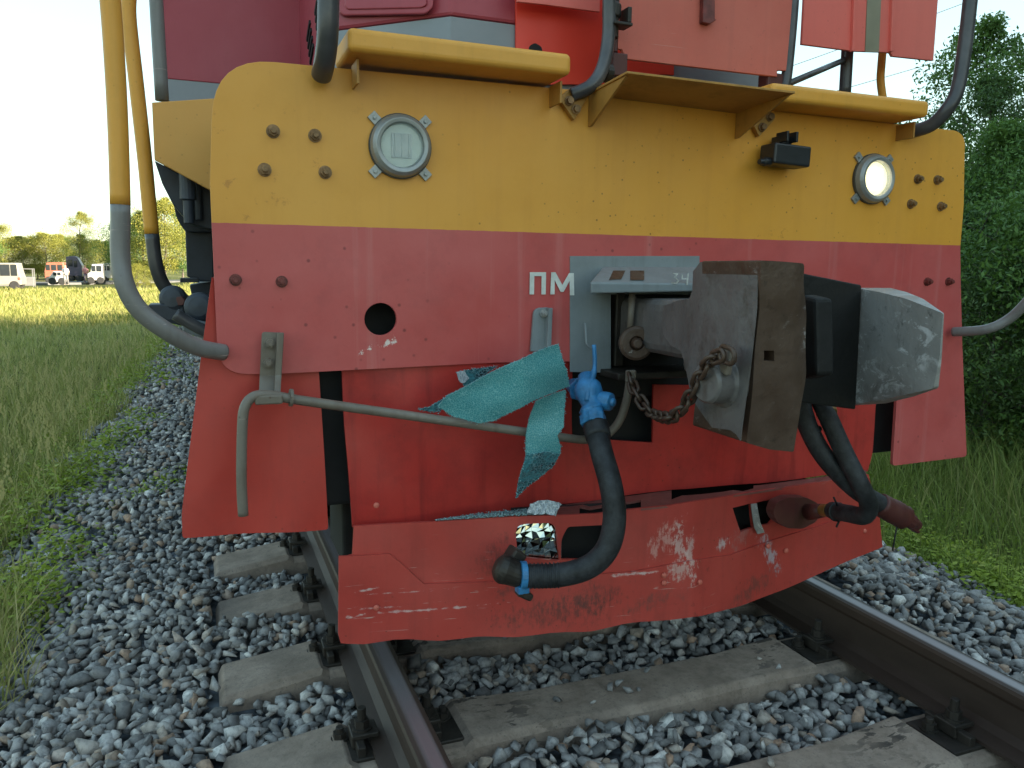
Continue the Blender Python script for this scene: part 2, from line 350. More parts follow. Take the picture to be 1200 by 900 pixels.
def foilm():
    t = NT('white crinkled film'); e = t.rng(t.vor(90, 'DISTANCE_TO_EDGE', v=t.scaled(t.pos, (2.2, 1, .8))), 0, .14)
    t.set(col=t.mix(e, (.6, .63, .65), (.30, .34, .38)), rough=.4); t.bump(t.noise(80, 4), .8, .005); return t.m
M['foil'] = foilm()
t = NT('mirror glass'); t.set(col=(.5, .54, .52), rough=.05, metal=1.0); M['mirror'] = t.m
def concrete():
    t = NT('weathered concrete'); c = t.mix(t.rng(t.noise(7, 7, .7), .3, .7), (.17, .12, .09), (.36, .275, .22))
    c = t.mix(t.math('MULTIPLY', t.rng(t.noise(3.2, 5, .6, t.scaled(t.pos, (1, 1, 1), (8, 3, 1))), .48, .66), .55), c, (.11, .085, .07))
    x = t.sep(t.pos)[0]; oil = t.rng(t.noise(26, 5, .6, t.scaled(t.pos, (.5, 1.1, 1), (4, 4, 4)), .5), .54, .57)
    near = t.rng(t.math('ABSOLUTE', x), .30, .48); near2 = t.rng(t.math('ABSOLUTE', x), .75, .62); pm = t.rng(t.noise(4, 3), .42, .55)
    c = t.mix(t.math('MULTIPLY', t.math('MULTIPLY', t.math('MULTIPLY', oil, near), near2), t.math('MULTIPLY', pm, .92)), c, (.03, .022, .018))
    pits = t.rng(t.vor(85), .22, .1); c = t.mix(t.math('MULTIPLY', pits, t.rng(t.noise(9), .45, .6)), c, (.11, .1, .09))
    c = t.mix(t.math('MULTIPLY', t.rng(t.noise(48, 6, .75), .5, .68), .45), c, (.09, .07, .055))
    t.set(col=c, rough=.85); t.bump(t.math('ADD', t.noise(22, 6, .7), t.math('MULTIPLY', t.noise(140, 3), .3)), .6, .006); return t.m
M['concrete'] = concrete()
def railm():
    t = NT('brown rusted rail steel'); z = t.sep(t.pos)[2]
    c = t.mix(t.rng(t.noise(9, 7, .7, t.scaled(t.pos, (1, .3, 1))), .3, .7), (.030, .017, .012), (.055, .034, .026))
    top = t.rng(z, -.006, -.002); x = t.sep(t.pos)[0]
    ax = t.math('ABSOLUTE', x); shine = t.math('MULTIPLY', top, t.math('MULTIPLY', t.rng(ax, .775, .786), t.rng(ax, .822, .808)))
    c = t.mix(t.math('MULTIPLY', shine, .85), c, (.30, .26, .27))
    t.set(col=c, rough=t.rng(shine, 0, 1, .6, .38), metal=t.rng(shine, 0, 1, .1, .55)); t.bump(t.noise(60, 5), .3, .002); return t.m
M['rail'] = railm()
def stonem():
    t = NT('crushed grey stone'); a = t.attr('tint'); q = t.n('ShaderNodeValToRGB'); t.l(a, q.inputs[0]); e = q.color_ramp.elements
    cols = [(0, (.10, .093, .09)), (.22, (.20, .187, .182)), (.5, (.32, .30, .292)), (.72, (.46, .43, .415)), (.83, (.38, .29, .22)), (.89, (.40, .23, .14)), (.93, (.55, .50, .46)), (1, (.82, .77, .72))]
    e[0].position = 0; e[0].color = (*cols[0][1], 1); e[1].position = 1; e[1].color = (*cols[-1][1], 1)
    for p, c in cols[1:-1]: x = e.new(p); x.color = (*c, 1)
    c = t.mix(t.rng(t.noise(35, 6, .7), .3, .75, 0, .35), q.outputs[0], (.30, .275, .26), 'MIX')
    c = t.mix(t.math('MULTIPLY', t.rng(t.noise(60, 5, .7), .45, .7), .6), c, (.05, .05, .05))
    t.set(col=c, rough=.72, spec=.4); t.bump(t.noise(90, 5, .7), .5, .004); return t.m
M['stone'] = stonem()
def bedm():
    t = NT('packed ballast'); c = t.mix(t.rng(t.vor(22, 'F1', 'Distance'), .1, .7), (.12, .135, .16), (.03, .033, .038))
    t.set(col=c, rough=.85); t.bump(t.vor(22), 1.0, .03); return t.m
M['bed'] = bedm()
def groundm():
    t = NT('meadow ground'); c = t.mix(t.rng(t.noise(.22, 6, .6), .35, .65), (.10, .115, .035), (.20, .19, .065))
    c = t.mix(t.rng(t.noise(5, 6, .7), .35, .7), c, (.05, .075, .02)); c = t.mix(t.rng(t.noise(.07, 4, .6, t.scaled(t.pos, (1, .35, 1))), .5, .65), c, (.24, .21, .085))
    t.set(col=c, rough=.95, spec=.1); t.bump(t.noise(14, 6, .75), 1.0, .12); return t.m
M['ground'] = groundm()
def leafm(name, a, b, c3, trans=.35):
    t = NT(name); tt = t.attr('tint'); c = t.mix(t.rng(tt, 0, .6), a, b); c = t.mix(t.rng(tt, .75, 1), c, c3)
    t.set(col=c, rough=.55, spec=.25); tr = t.n('ShaderNodeBsdfTranslucent'); t.l(t.mix(.5, c, (.12, .2, .02)), tr.inputs[0])
    mx = t.n('ShaderNodeMixShader'); mx.inputs[0].default_value = trans; t.l(t.b.outputs[0], mx.inputs[1]); t.l(tr.outputs[0], mx.inputs[2]); t.l(mx.outputs[0], t.out.inputs[0]); return t.m
M['grass'] = leafm('meadow grass', (.22, .24, .07), (.40, .39, .13), (.56, .45, .22))
M['grass2'] = leafm('verge grass', (.12, .17, .04), (.24, .28, .07), (.38, .34, .13))
M['weed'] = leafm('fresh green weed leaves', (.17, .23, .025), (.30, .37, .045), (.42, .42, .08))
M['leafA'] = leafm('dark green leaves', (.04, .08, .03), (.10, .165, .055), (.16, .22, .07), .35)
M['leafB'] = leafm('fresh green leaves', (.045, .10, .025), (.11, .20, .045), (.16, .25, .06), .3)
M['leafC'] = leafm('olive yellow leaves', (.13, .145, .03), (.27, .26, .05), (.36, .33, .08), .35)
M['bark'] = plain('grey brown bark', (.10, .085, .065), .9, 0, .4, 9, .8, 20, bdist=.02)
M['bark2'] = plain('pale birch bark', (.45, .43, .38), .85, 0, .3, 5, .5, 20)
M['road'] = plain('grey asphalt', (.11, .11, .11), .9, 0, .15, 2, .1)

# ------------------------------------------------------------------ ground and track bed
def gz(x, y=0):
    pts = [(-400, -.9), (-60, -.8), (-6, -.78), (-3.6, -.66), (-2.5, -.5), (-1.75, -.29), (-1.35, -.225), (0, -.228), (1.1, -.22), (1.6, -.22), (2.0, -.33), (2.7, -.5), (5, -.6), (400, -.7)]
    return float(np.interp(x, [p[0] for p in pts], [p[1] for p in pts]))
def grid_sheet(name, xs, ys, zf, mat, parent=None):
    V = np.array([(x, y, zf(x, y)) for y in ys for x in xs]); nx = len(xs)
    Fc = np.array([(j*nx+i, j*nx+i+1, (j+1)*nx+i+1, (j+1)*nx+i) for j in range(len(ys)-1) for i in range(nx-1)])
    o = link(name, np_mesh(name, V, Fc), mat, parent, smooth=True, recentre=False); return o
xs = sorted(set([-1500, -700, -300, -100, -60, -40, -25, -15, -10, -8, 1500, 600, 200, 80, 40, 20, 12, 8] + [round(-6+.4*i, 2) for i in range(31)]))
ys = sorted(set([-120, -60, -30, -15, -8] + [-4+1.5*i for i in range(30)] + [45, 55, 70, 90, 120, 160, 220, 300, 500, 900, 1800]))
tag(grid_sheet('ground', xs, ys, lambda x, y: gz(x, y)-.07+.05*math.sin(x*.9+y*.37)*min(1, max(0, (abs(x)-2.5)/3)), M['ground']), kind='structure')
bx = [-2.6+.2*i for i in range(26)]
bed = tag(grid_sheet('ballast_bed', bx, [-6+1.0*i for i in range(0, 90)], lambda x, y: gz(x)-.035 if -2.4 < x < 2.2 else gz(x)-.12, M['bed']), kind='structure')
WL[bed.name] = Vector((0, 0, 0))
# road with the vehicles, far left
roadp = [G(-700, 336, -.78), G(-60, 335.5, -.78), G(150, 331.5, -.78), G(400, 329, -.78)]
def road(bm):
    a = [bm.verts.new(p) for p in roadp]; b = [bm.verts.new(p+Vector((3, 13, 0))) for p in roadp]
    c = [bm.verts.new(v.co-Vector((0, 0, .3))) for v in a]
    for i in range(3): bm.faces.new((a[i], a[i+1], b[i+1], b[i])); bm.faces.new((c[i], c[i+1], a[i+1], a[i]))
    for v in a+b: v.co.z = -.66
tag(mk('road', M['road'], None, road), kind='structure')

# stones
def hull(seed):
    r = random.Random(seed); bm = bmesh.new()
    sx, sy, sz = 1, r.uniform(.62, .9), r.uniform(.5, .75)
    for i in range(10):
        v = Vector((r.gauss(0, 1), r.gauss(0, 1), r.gauss(0, 1))).normalized()*r.uniform(.85, 1.05)
        v = Vector((max(-.8, min(.8, v.x)), max(-.8, min(.8, v.y)), max(-.72, min(.72, v.z))))
        bm.verts.new((v.x*sx, v.y*sy, v.z*sz))
    g = bmesh.ops.convex_hull(bm, input=bm.verts[:]); bmesh.ops.delete(bm, geom=[e for e in g['geom_interior'] if isinstance(e, bmesh.types.BMVert)], context='VERTS')
    bmesh.ops.triangulate(bm, faces=bm.faces); bm.verts.index_update()
    V = np.array([v.co[:] for v in bm.verts]); Fc = np.array([[v.index for v in f.verts] for f in bm.faces]); bm.free(); return V, Fc
HULLS = [hull(i) for i in range(16)]
SLEEP = [2.02+.54*k for k in range(-4, 32)]
def verge(y):                          # where the left edge of the ballast runs
    return float(np.interp(y, [0, 3, 3.6, 4.3, 5, 6.5, 8.6, 12, 17, 31, 60], [-2.0, -2.0, -2.02, -2.2, -2.22, -2.2, -2.1, -2.0, -1.8, -1.6, -1.6]))+.1*math.sin(y*2.3)+.06*math.sin(y*5.1)
stones = []
def zone(y0, y1, x0, x1, sp, r0, r1, zoff=0):
    nx, ny = int((x1-x0)/sp), int((y1-y0)/sp)
    for j in range(ny):
        for i in range(nx):
            x = x0+(i+random.random())*sp; y = y0+(j+random.random())*sp
            if x < verge(y)-.15 or x > 1.98+.12*math.sin(y*3)+.15: continue
            r = random.uniform(r0, r1)*random.choice((.75, 1, 1, 1.25)); z = gz(x)+.025*math.sin(x*6+y*5)+random.uniform(-.012, .012)+zoff
            ds = min(abs(y-s) for s in SLEEP) if y < 22 else 9
            onbeam = ds < .125+r*.4 and abs(x) < 1.27+r*.3
            if onbeam:
                if random.random() > .022 or ds > .10 or y > 6 or .55 < abs(x) < 1.0: continue
                r *= .7; z = -.185+r*.45-(.02 if abs(x) > 1.1 else 0)
            if abs(abs(x)-.8) < .075+r*.5: z -= .03
            if abs(abs(x)-.8) < .14 and ds < .2: continue
            stones.append((x, y, z, r))
zone(.5, 4.6, -2.9, 2.2, .034, .019, .031)
zone(.5, 3.4, -2.6, 2.1, .048, .02, .036, .012)
zone(4.6, 9, -2.9, 2.2, .047, .024, .037)
zone(9, 17, -2.9, -.9, .06, .03, .042); zone(9, 17, -.9, 2.2, .1, .04, .06)
zone(17, 34, -2.3, -.9, .085, .038, .055)
A = np.array(stones); NS = len(A)
rots = []
for i in range(NS):
    m = (Matrix.Rotation(random.uniform(0, 6.28), 3, 'Z') @ Matrix.Rotation(random.gauss(0, .45), 3, 'X') @ Matrix.Rotation(random.gauss(0, .45), 3, 'Y')); rots.append(m)
tints = rng.random(NS)
score = np.zeros(NS)
for i in range(NS):
    x, y, z, r = A[i]
    if y > 4.0: continue
    q = project((x, y, z))
    if q and 4 < q[0] < 1196 and q[1] < 893 and (q[0] < 215 or q[1] > 655) and not (250 < q[0] < 1040 and q[1] < 770): score[i] = r/q[2]+ (z-gz(x))*.6
top = set(np.argsort(-score)[:300].tolist())
Vs, Fs, Ts, off = [], [], [], 0
for i in range(NS):
    if i in top: continue
    V, Fc = HULLS[i % 16]; v = (V @ np.array(rots[i]).T)*A[i, 3]*1.15+A[i, :3]
    Vs.append(v); Fs.append(Fc+off); Ts.append(np.full(len(V), tints[i])); off += len(V)
o = link('gravel', np_mesh('gravel', np.concatenate(Vs), np.concatenate(Fs), np.concatenate(Ts)), M['stone'], bed, recentre=False); o['kind'] = 'stuff'
smesh = []
for k in range(16):
    for q in range(4):
        V, Fc = HULLS[k]; tv = random.random(); me = np_mesh('stone', V*1.15, Fc, np.full(len(V), tv)); me.materials.append(M['stone']); smesh.append(me)
for i in top:
    o = bpy.data.objects.new('stone', smesh[random.randrange(64)]); C.objects.link(o); o.parent = bed
    o.matrix_local = Matrix.Translation(Vector(A[i, :3])) @ rots[i].to_4x4() @ Matrix.Scale(A[i, 3], 4)

# rails
def rail_bm(bm, X):
    half = [(.0375, -.012), (.0365, -.003), (.031, 0), (.0, .001)]
    prof = [(-.075, -.18), (.075, -.18), (.075, -.170), (.03, -.158), (.010, -.140), (.009, -.06), (.014, -.046), (.036, -.036), (.0375, -.012), (.033, -.003), (.02, 0), (-.02, 0), (-.033, -.003), (-.0375, -.012), (-.036, -.036), (-.014, -.046), (-.009, -.06), (-.010, -.140), (-.03, -.158), (-.075, -.170)]
    ysr = [-6, 0, 3, 8, 20, 45, 82]; rings = [[bm.verts.new((X+x, y, z)) for x, z in prof] for y in ysr]; n = len(prof)
    for a, b in zip(rings, rings[1:]):
        for k in range(n): bm.faces.new((a[k], a[(k+1) % n], b[(k+1) % n], b[k]))
    bm.faces.new(rings[0]); bm.faces.new(rings[-1])
tag(mk('rail', M['rail'], None, lambda bm: rail_bm(bm, -.798), recentre=False), 'left rusty steel rail running out from under the plough corner', 'rail', 'rails of the track')
tag(mk('rail', M['rail'], None, lambda bm: rail_bm(bm, .798), recentre=False), 'right rusty steel rail with polished head beside the leafy verge', 'rail', 'rails of the track')

# sleepers
def sleeper(Y, label):
    t = thing('concrete_sleeper', label, 'sleeper', (0, Y, -.2), 'concrete sleepers under the rails')
    prof = [(-1.255, -.245), (-1.24, -.212), (-.94, -.172), (-.915, -.190), (-.625, -.190), (-.6, -.172), (-.35, -.182), (0, -.187), (.35, -.182), (.6, -.172), (.625, -.190), (.915, -.190), (.94, -.172), (1.24, -.212), (1.255, -.245)]
    def f(bm):
        cols = []
        for x, z in prof:
            w = .118 if abs(x) > .5 else .105; w += .004*math.sin(x*9+Y)
            cols.append([bm.verts.new((x, Y-w-.025, -.40)), bm.verts.new((x, Y-w-.006, z-.018)), bm.verts.new((x, Y-w+.012, z)), bm.verts.new((x, Y+w-.012, z)), bm.verts.new((x, Y+w+.006, z-.018)), bm.verts.new((x, Y+w+.025, -.40))])
        for a, b in zip(cols, cols[1:]):
            for k in range(5): bm.faces.new((a[k], a[k+1], b[k+1], b[k]))
        bm.faces.new(cols[0][::-1]); bm.faces.new(cols[-1])
    mk('sleeper_beam', M['concrete'], t, f, bevel=.006)
    for sx in (-1, 1):
        X = sx*.798
        pl = mk('rail_fastening', M['steel'], t, lambda bm: (box(bm, (X, Y, -.186), (.36, .165, .012)), box(bm, (X-.105, Y, -.168), (.022, .15, .03)), box(bm, (X+.105, Y, -.168), (.022, .15, .03))), bevel=.003)
        for s2 in (-1, 1):
            mk('clamp', M['steel'], pl, lambda bm: (box(bm, (X+s2*.088, Y, -.148), (.075, .07, .014)), box(bm, (X+s2*.118, Y, -.162), (.014, .07, .03))), bevel=.003)
            mk('bolt', M['steel'], pl, lambda bm: hexbolt(bm, (X+s2*.092, Y, -.141), (0, 0, 1), .019, .022, .035))
            mk('bolt', M['steel'], pl, lambda bm: hexbolt(bm, (X+s2*.148, Y+.03, -.18), (0, 0, 1), .017, .018, .015))
    return t
names = {0: 'hidden', 1: 'x'}
LB = ['concrete sleeper nearest the camera at the bottom right corner', 'concrete sleeper crossing under the rails at the bottom centre with oil stains', 'concrete sleeper whose end shows just left of the plough corner', 'concrete sleeper end under the lower edge of the left red panel', 'farthest visible sleeper end beside the red panel bottom edge']
s0 = sleeper(SLEEP[3], LB[0])
for i, Y in enumerate(SLEEP):
    if i == 3 or i < 2: continue
    c = copy_tree(s0); c.location.y = Y
    c['label'] = LB[i-3] if 3 <= i < 8 else ('concrete sleeper just below the bottom edge of the photo' if i == 2 else 'concrete sleeper hidden in the shade under the locomotive')

# ------------------------------------------------------------------ plants
def grass(name, n, region, hmin, hmax, mat, lean=.5, wid=.0035, dryrate=.15, patch=None):
    P0 = region(n); n = len(P0); h = rng.uniform(hmin, hmax, n)*(.7+.6*rng.random(n)); a = rng.uniform(0, 2*np.pi, n); l = rng.uniform(.1, lean, n)*h
    if patch is not None: h = h*patch(P0); l = l*patch(P0)
    w = wid*(1+np.maximum(0, P0[:, 1]-4)*.09)*(.7+.6*rng.random(n)); b = rng.uniform(0, 2*np.pi, n)
    d = np.stack([np.cos(a), np.sin(a), 0*a], 1); s = np.stack([np.cos(b), np.sin(b), 0*b], 1); up = np.array([0, 0, 1.])
    base = P0; mid = base+up*(h*.55)[:, None]+d*(l*.3)[:, None]; tip = base+up*(h*.95)[:, None]+d*l[:, None]
    V = np.stack([base-s*w[:, None], base+s*w[:, None], mid-s*(w*.8)[:, None], mid+s*(w*.8)[:, None], tip], 1).reshape(-1, 3)
    o5 = (np.arange(n)*5)[:, None]; Fc = np.stack([o5+np.array([0, 1, 3]), o5+np.array([0, 3, 2]), o5+np.array([2, 3, 4])], 1).reshape(-1, 3)
    cl = .5+.5*np.sin(P0[:, 0]*2.1+1.3*np.sin(P0[:, 1]*.9))*np.sin(P0[:, 1]*1.1+P0[:, 0])
    tt = np.clip(.62*rng.random(n)+.25*cl, 0, .7); dry = rng.random(n) < dryrate*(.4+1.4*cl); tt[dry] = rng.uniform(.85, 1, dry.sum())
    return tag(link(name, np_mesh(name, V, Fc, np.repeat(tt, 5)), mat, None, recentre=False), kind='stuff')
def gzv(x): return np.array([gz(v) for v in x])-.07
def reg_left(y0, y1, side=1.0):
    def f(n):
        u = rng.random(n); y = y0*(y1/y0)**u; x = -1.5-rng.random(n)**.8*(1.2+.42*y*side); vv = np.array([verge(v) for v in y])
        k = x < vv-.02+rng.normal(0, .05, n); x, y = x[k], y[k]; return np.stack([x, y, gzv(x)+.02], 1)
    return f
g1 = grass('meadow_grass', 80000, reg_left(2.6, 40), .13, .30, M['grass'], .85, .0034, .22)
tag(g1, 'long grey green meadow grass left of the ballast', 'grass')
def reg_far(n):
    u = rng.random(n); y = 26*(66/26)**u; x = -1.6-rng.random(n)*(.45*y); return np.stack([x, y, gzv(x)], 1)
g2 = grass('field_grass', 40000, reg_far, .2, .4, leafm('sunlit field grass', (.11, .15, .03), (.24, .25, .06), (.36, .32, .12)), .8, .004, .4)
tag(g2, 'sunlit yellow green field grass reaching the road', 'grass')
def reg_right(n):
    y = rng.uniform(-1.5, 16, n); x = 2.0+rng.random(n)**1.1*(8.5); k = x > 2.05+.12*np.sin(y*3)+rng.normal(0, .05, n); x, y = x[k], y[k]
    return np.stack([x, y, gzv(x)+.02], 1)
g3 = grass('verge_grass', 75000, reg_right, .2, .5, M['grass2'], .7, .0035, .1, lambda p: .55+.5*np.clip((p[:, 0]-2)/2.5, 0, 1))
tag(g3, 'green verge grass between the ballast and the trees on the right', 'grass')
# tall stalks with seed heads
def stalks(n, reg, name, mat, label):
    P0 = reg(n); n = len(P0); Vs, Fs, off = [], [], 0
    for p in P0:
        h = random.uniform(.32, .52); a = random.uniform(0, 6.28); lx, ly = math.cos(a)*.13*h*2, math.sin(a)*.13*h*2
        pts = [np.array(p), np.array(p)+(lx*.3, ly*.3, h*.6), np.array(p)+(lx, ly, h)]
        for (q0, q1, w) in ((pts[0], pts[1], .0015), (pts[1], pts[2], .0013)):
            Vs += [q0+(w, 0, 0), q0-(w, 0, 0), q1-(w, 0, 0), q1+(w, 0, 0)]; Fs.append([off, off+1, off+2, off+3]); off += 4
        for k in range(7):
            c = pts[2]+np.array([random.gauss(0, .008), random.gauss(0, .008), -.015*k+.02]); r = .008
            Vs += [c+(r, 0, 0), c+(0, 0, r*1.6), c-(r, 0, 0), c-(0, 0, r*1.6)]; Fs.append([off, off+1, off+2, off+3]); off += 4
    return tag(link(name, np_mesh(name, np.array(Vs), np.array(Fs), np.full(len(Vs), .92)), mat, None, recentre=False), label, 'grass', None, 'stuff')
stalks(900, lambda n: reg_left(4.5, 16)(n), 'seeding_grass', M['grass'], 'dry seeding grass stalks standing above the meadow')
# leafy weeds
def weed_mesh(name, pts, r, hgt, n, size):
    c = np.array([pts[rng.integers(len(pts))] for _ in range(n)]); dx = rng.normal(0, 1, (n, 3))*np.array([r, r, 0]); hh = rng.random(n)*hgt*np.exp(-(dx[:, 0]**2+dx[:, 1]**2)/(2*r*r)*.6)
    cen = c+dx; cen[:, 2] = gzv(cen[:, 0])+.05+hh; s = size*rng.uniform(.5, 1.3, n)
    u = rng.normal(0, 1, (n, 3)); u[:, 2] *= .4; u /= np.linalg.norm(u, axis=1)[:, None]; nn = rng.normal(0, .45, (n, 3))+np.array([0, 0, 1]); v = np.cross(nn, u); v /= np.linalg.norm(v, axis=1)[:, None]
    V = np.stack([cen-u*s[:, None], cen-v*(s*.45)[:, None]+u*(s*.1)[:, None], cen+u*s[:, None], cen+v*(s*.45)[:, None]+u*(s*.1)[:, None]], 1).reshape(-1, 3)
    Fc = (np.arange(n)*4)[:, None]+np.array([0, 1, 2, 3]); tt = np.clip(rng.random(n)*.6+hh/hgt*.5, 0, 1)
    return np_mesh(name, V, Fc, np.repeat(tt, 4))
def clump(pxs, r, h, n, size, label, z=-.33):
    pts = [np.array(G(x, y, z)) for x, y in pxs]; base = Vector(pts[0]); base.z = gz(base.x)
    o = link('weed', weed_mesh('weed', pts, r, h, n, size), M['weed'], None); return tag(o, label, 'weed', 'leafy weeds along the ballast')
clump([(20, 690), (60, 660), (75, 640), (40, 720), (5, 700), (60, 700)], .10, .22, 1700, .018, 'bright green leafy weed spilling onto the stones at the left edge')
clump([(10, 610), (40, 590), (70, 570), (100, 555), (50, 560)], .18, .22, 1700, .022, 'light green leafy weed patch at the foot of the long grass')
clump([(110, 530), (135, 515), (160, 500), (90, 545)], .14, .2, 1400, .024, 'light green weed tongue reaching into the stones')
clump([(170, 440), (185, 420), (150, 455), (195, 405)], .35, .24, 1500, .032, 'green weeds on the verge near the grey handrail pipe')
clump([(165, 590), (190, 578), (205, 565), (140, 598)], .10, .06, 500, .016, 'low weed growing between the stones beside the red panel')['kind'] = 'stuff'
for k, (pp, lb) in enumerate((([(1060, 620), (1080, 650), (1100, 640)], 'bright green weed behind the dangling hose end'), ([(1120, 665), (1150, 680), (1140, 650)], 'bright green weed at the stone edge on the right'), ([(1180, 690), (1195, 700), (1170, 660)], 'yellow green weed at the right picture edge'))):
    clump(pp, .16, .16, 1500, .018, lb, -.42)
def reg_sprig(n):
    y = rng.uniform(-1, 5, n); x = 2.05+rng.random(n)**1.6*1.6; return [np.array((a, b, 0)) for a, b in zip(x, y)]
tag(link('ground_cover', weed_mesh('ground_cover', reg_sprig(500), .1, .16, 14000, .017), M['weed'], None, recentre=False), 'low leafy ground cover along the right edge of the stones', 'ground cover', None, 'stuff')
pts = [np.array((verge(y)-.1-random.random()*.35, y, 0)) for y in np.linspace(3, 22, 260)]
tag(link('ground_cover', weed_mesh('ground_cover', pts, .09, .18, 12000, .02), M['weed'], None, recentre=False), 'low leafy ground cover along the left edge of the stones', 'ground cover', None, 'stuff')

# trees
def tree_meshes(seed, h, spread, nleaf, leaf, low=.15, wisp=.35, power=1.0):
    r = random.Random(seed); bm = bmesh.new(); ends = []
    lean = Vector((r.uniform(-.06, .06), r.uniform(-.06, .06), 0))
    path = [Vector((0, 0, -.2))+Vector((lean.x*i*h/8+r.gauss(0, .02)*h*.3, lean.y*i*h/8+r.gauss(0, .02)*h*.3, h*.95*i/8)) for i in range(9)]
    tube(bm, spline(path, 2), [h*.016*(1-.93*i/16)+.004 for i in range(17)], 8)
    nb = 26
    for b in range(nb):
        f = low+(1-low)*(b+.5)/nb; i = min(7, int(f*8)); p = path[i].lerp(path[i+1], f*8-i); a = b*2.4+r.uniform(-.4, .4)
        prof = math.sin(math.pi*min(1, (f-low)/(1-low)*.86+.14))**power; L = spread*prof*r.uniform(.65, 1.15)+.25
        d = Vector((math.cos(a), math.sin(a), r.uniform(.25, .8))).normalized(); q = [p, p+d*L*.5+Vector((0, 0, .03*L)), p+d*L+Vector((0, 0, -.05*L))]
        tube(bm, q, [h*.006*(1.1-f), h*.004*(1.1-f), .004], 5, False)
        for k in range(5):
            t = r.uniform(.35, 1.0); e = q[0].lerp(q[2], t)+Vector((r.gauss(0, .18), r.gauss(0, .18), r.gauss(0, .16)))*L*.9; ends.append((e, L)); tube(bm, [q[0].lerp(q[2], t*.8), e], [.01, .003], 4, False)
    ends.append((path[-1], .5)); trunk = me_from(bm, 'trunk')
    g = np.random.default_rng(seed); E = np.array([e[0][:] for e in ends]); Ls = np.array([e[1] for e in ends])
    k = g.integers(0, len(E), nleaf); cen = E[k]+np.clip(g.normal(0, 1, (nleaf, 3)), -1.7, 1.7)*(Ls[k]*wisp*.5+.10)[:, None]*np.array([1, 1, .75])
    s = leaf*g.uniform(.6, 1.3, nleaf); u = g.normal(0, 1, (nleaf, 3)); u[:, 2] -= .3; u /= np.linalg.norm(u, axis=1)[:, None]; w = g.normal(0, 1, (nleaf, 3)); w[:, 2] += .7; v = np.cross(w, u); v /= np.linalg.norm(v, axis=1)[:, None]
    V = np.stack([cen-u*s[:, None], cen-v*(s*.42)[:, None], cen+u*s[:, None], cen+v*(s*.42)[:, None]], 1).reshape(-1, 3)
    Fc = (np.arange(nleaf)*4)[:, None]+np.array([0, 1, 2, 3]); ct = g.random(len(E))*.55; tt = np.clip(ct[k]+g.random(nleaf)*.4, 0, 1)
    return trunk, np_mesh('crown', V, Fc, np.repeat(tt, 4))
KT = [tree_meshes(1, 7.0, 2.3, 26000, .055, .12, .33), tree_meshes(2, 8.0, 2.0, 20000, .05, .2, .26), tree_meshes(3, 5.0, 2.4, 17000, .06, .05, .27), tree_meshes(4, 9.5, 3.0, 26000, .085, .15, .36)]
for tr, cr in KT: pass
LEAF = [M['leafA'], M['leafB'], M['leafC']]
def tree(kind, x, y, s, leaf, label, group, bark='bark', name='tree'):
    z = gz(x)-.05; t = thing(name, label, 'tree', (x, y, z), group); t.rotation_euler.z = random.uniform(0, 6.28); t.scale = (s, s, s*random.uniform(.92, 1.08))
    for nm, me, mt in (('trunk', KT[kind][0], M[bark]), ('crown', KT[kind][1], LEAF[leaf])):
        o = bpy.data.objects.new(nm, me); C.objects.link(o); o.parent = t
        if not me.materials: me.materials.append(mt)
        o.material_slots[0].link = 'OBJECT'; o.material_slots[0].material = mt
    return t
gb = 'trees of the belt on the right'
def at_col(px, Y): p = P(px, 400, Y); return p.x
for (px, Y, k, s, lf, lb) in ((1175, 6.2, 2, .60, 1, 'bright green bushy tree nearest the verge at the right edge'),
                              (1140, 7.5, 0, .52, 1, 'dark green tree right behind the yellow plate corner'),
                              (1152, 9.2, 1, .74, 1, 'tall thin tree with airy top against the sky at the right'),
                              (1112, 9.5, 2, .72, 1, 'dark bushy tree just beside the plate edge'),
                              (1105, 13.5, 0, .55, 0, 'lower grey green tree behind the dark handrail bend'),
                              (1225, 8.5, 0, .66, 0, 'dark tree at the right picture border behind the bushy one'),
                              (1160, 5.4, 2, .42, 0, 'dark shrub low under the belt trees'),
                              (1215, 5.0, 2, .5, 1, 'green shrub low at the right picture border'),
                              (1120, 6.6, 2, .5, 0, 'dark shrub low beside the red panel edge')):
    tree(k, at_col(px, Y), Y, s, lf, lb, gb)
for i in range(26):                    # the belt goes on behind the camera and along the train
    y = -26+i*1.75; x = 9.5+random.uniform(0, 2.5)+(i % 2)*3.0
    x += 5.5 if y < 2 else (4.5 if y < 7.5 else 0)
    k_ = random.choice((0, 3, 1)); sc_ = random.uniform(1.0, 1.25)*(1.25 if y < 2 else 1); ra = (x+1.25)/y if y > 0 else 9
    if y > 11: sc_ *= .75; k_ = 0 if k_ == 3 else k_
    if .84 < ra < 1.75: sc_ = min(sc_, (.34*y+1.6)/(7.0, 8.0, 5.0, 9.5)[k_])
    tree(k_, x, y, sc_, random.choice((0, 0, 1)), 'dark green tree deep in the shade belt on the right', gb)
for i in range(15):
    y = -32+i*2.4; tree(3, 19+random.uniform(0, 3), y, random.uniform(1.35, 1.5), 0, 'tall dark tree at the back of the shade belt on the right', gb)
for i in range(16):
    y = -24+i*2.1; tree(2, 8.5+random.uniform(0, 1.5)+(2 if 2 < y < 9 else 0)+(4 if y < 0 else 0), y, random.uniform(.6, .75) if 2 < y < 13 else 1.0, 0, 'dense understorey bush of the shade belt on the right', gb)
gf = 'sunlit trees beyond the road'
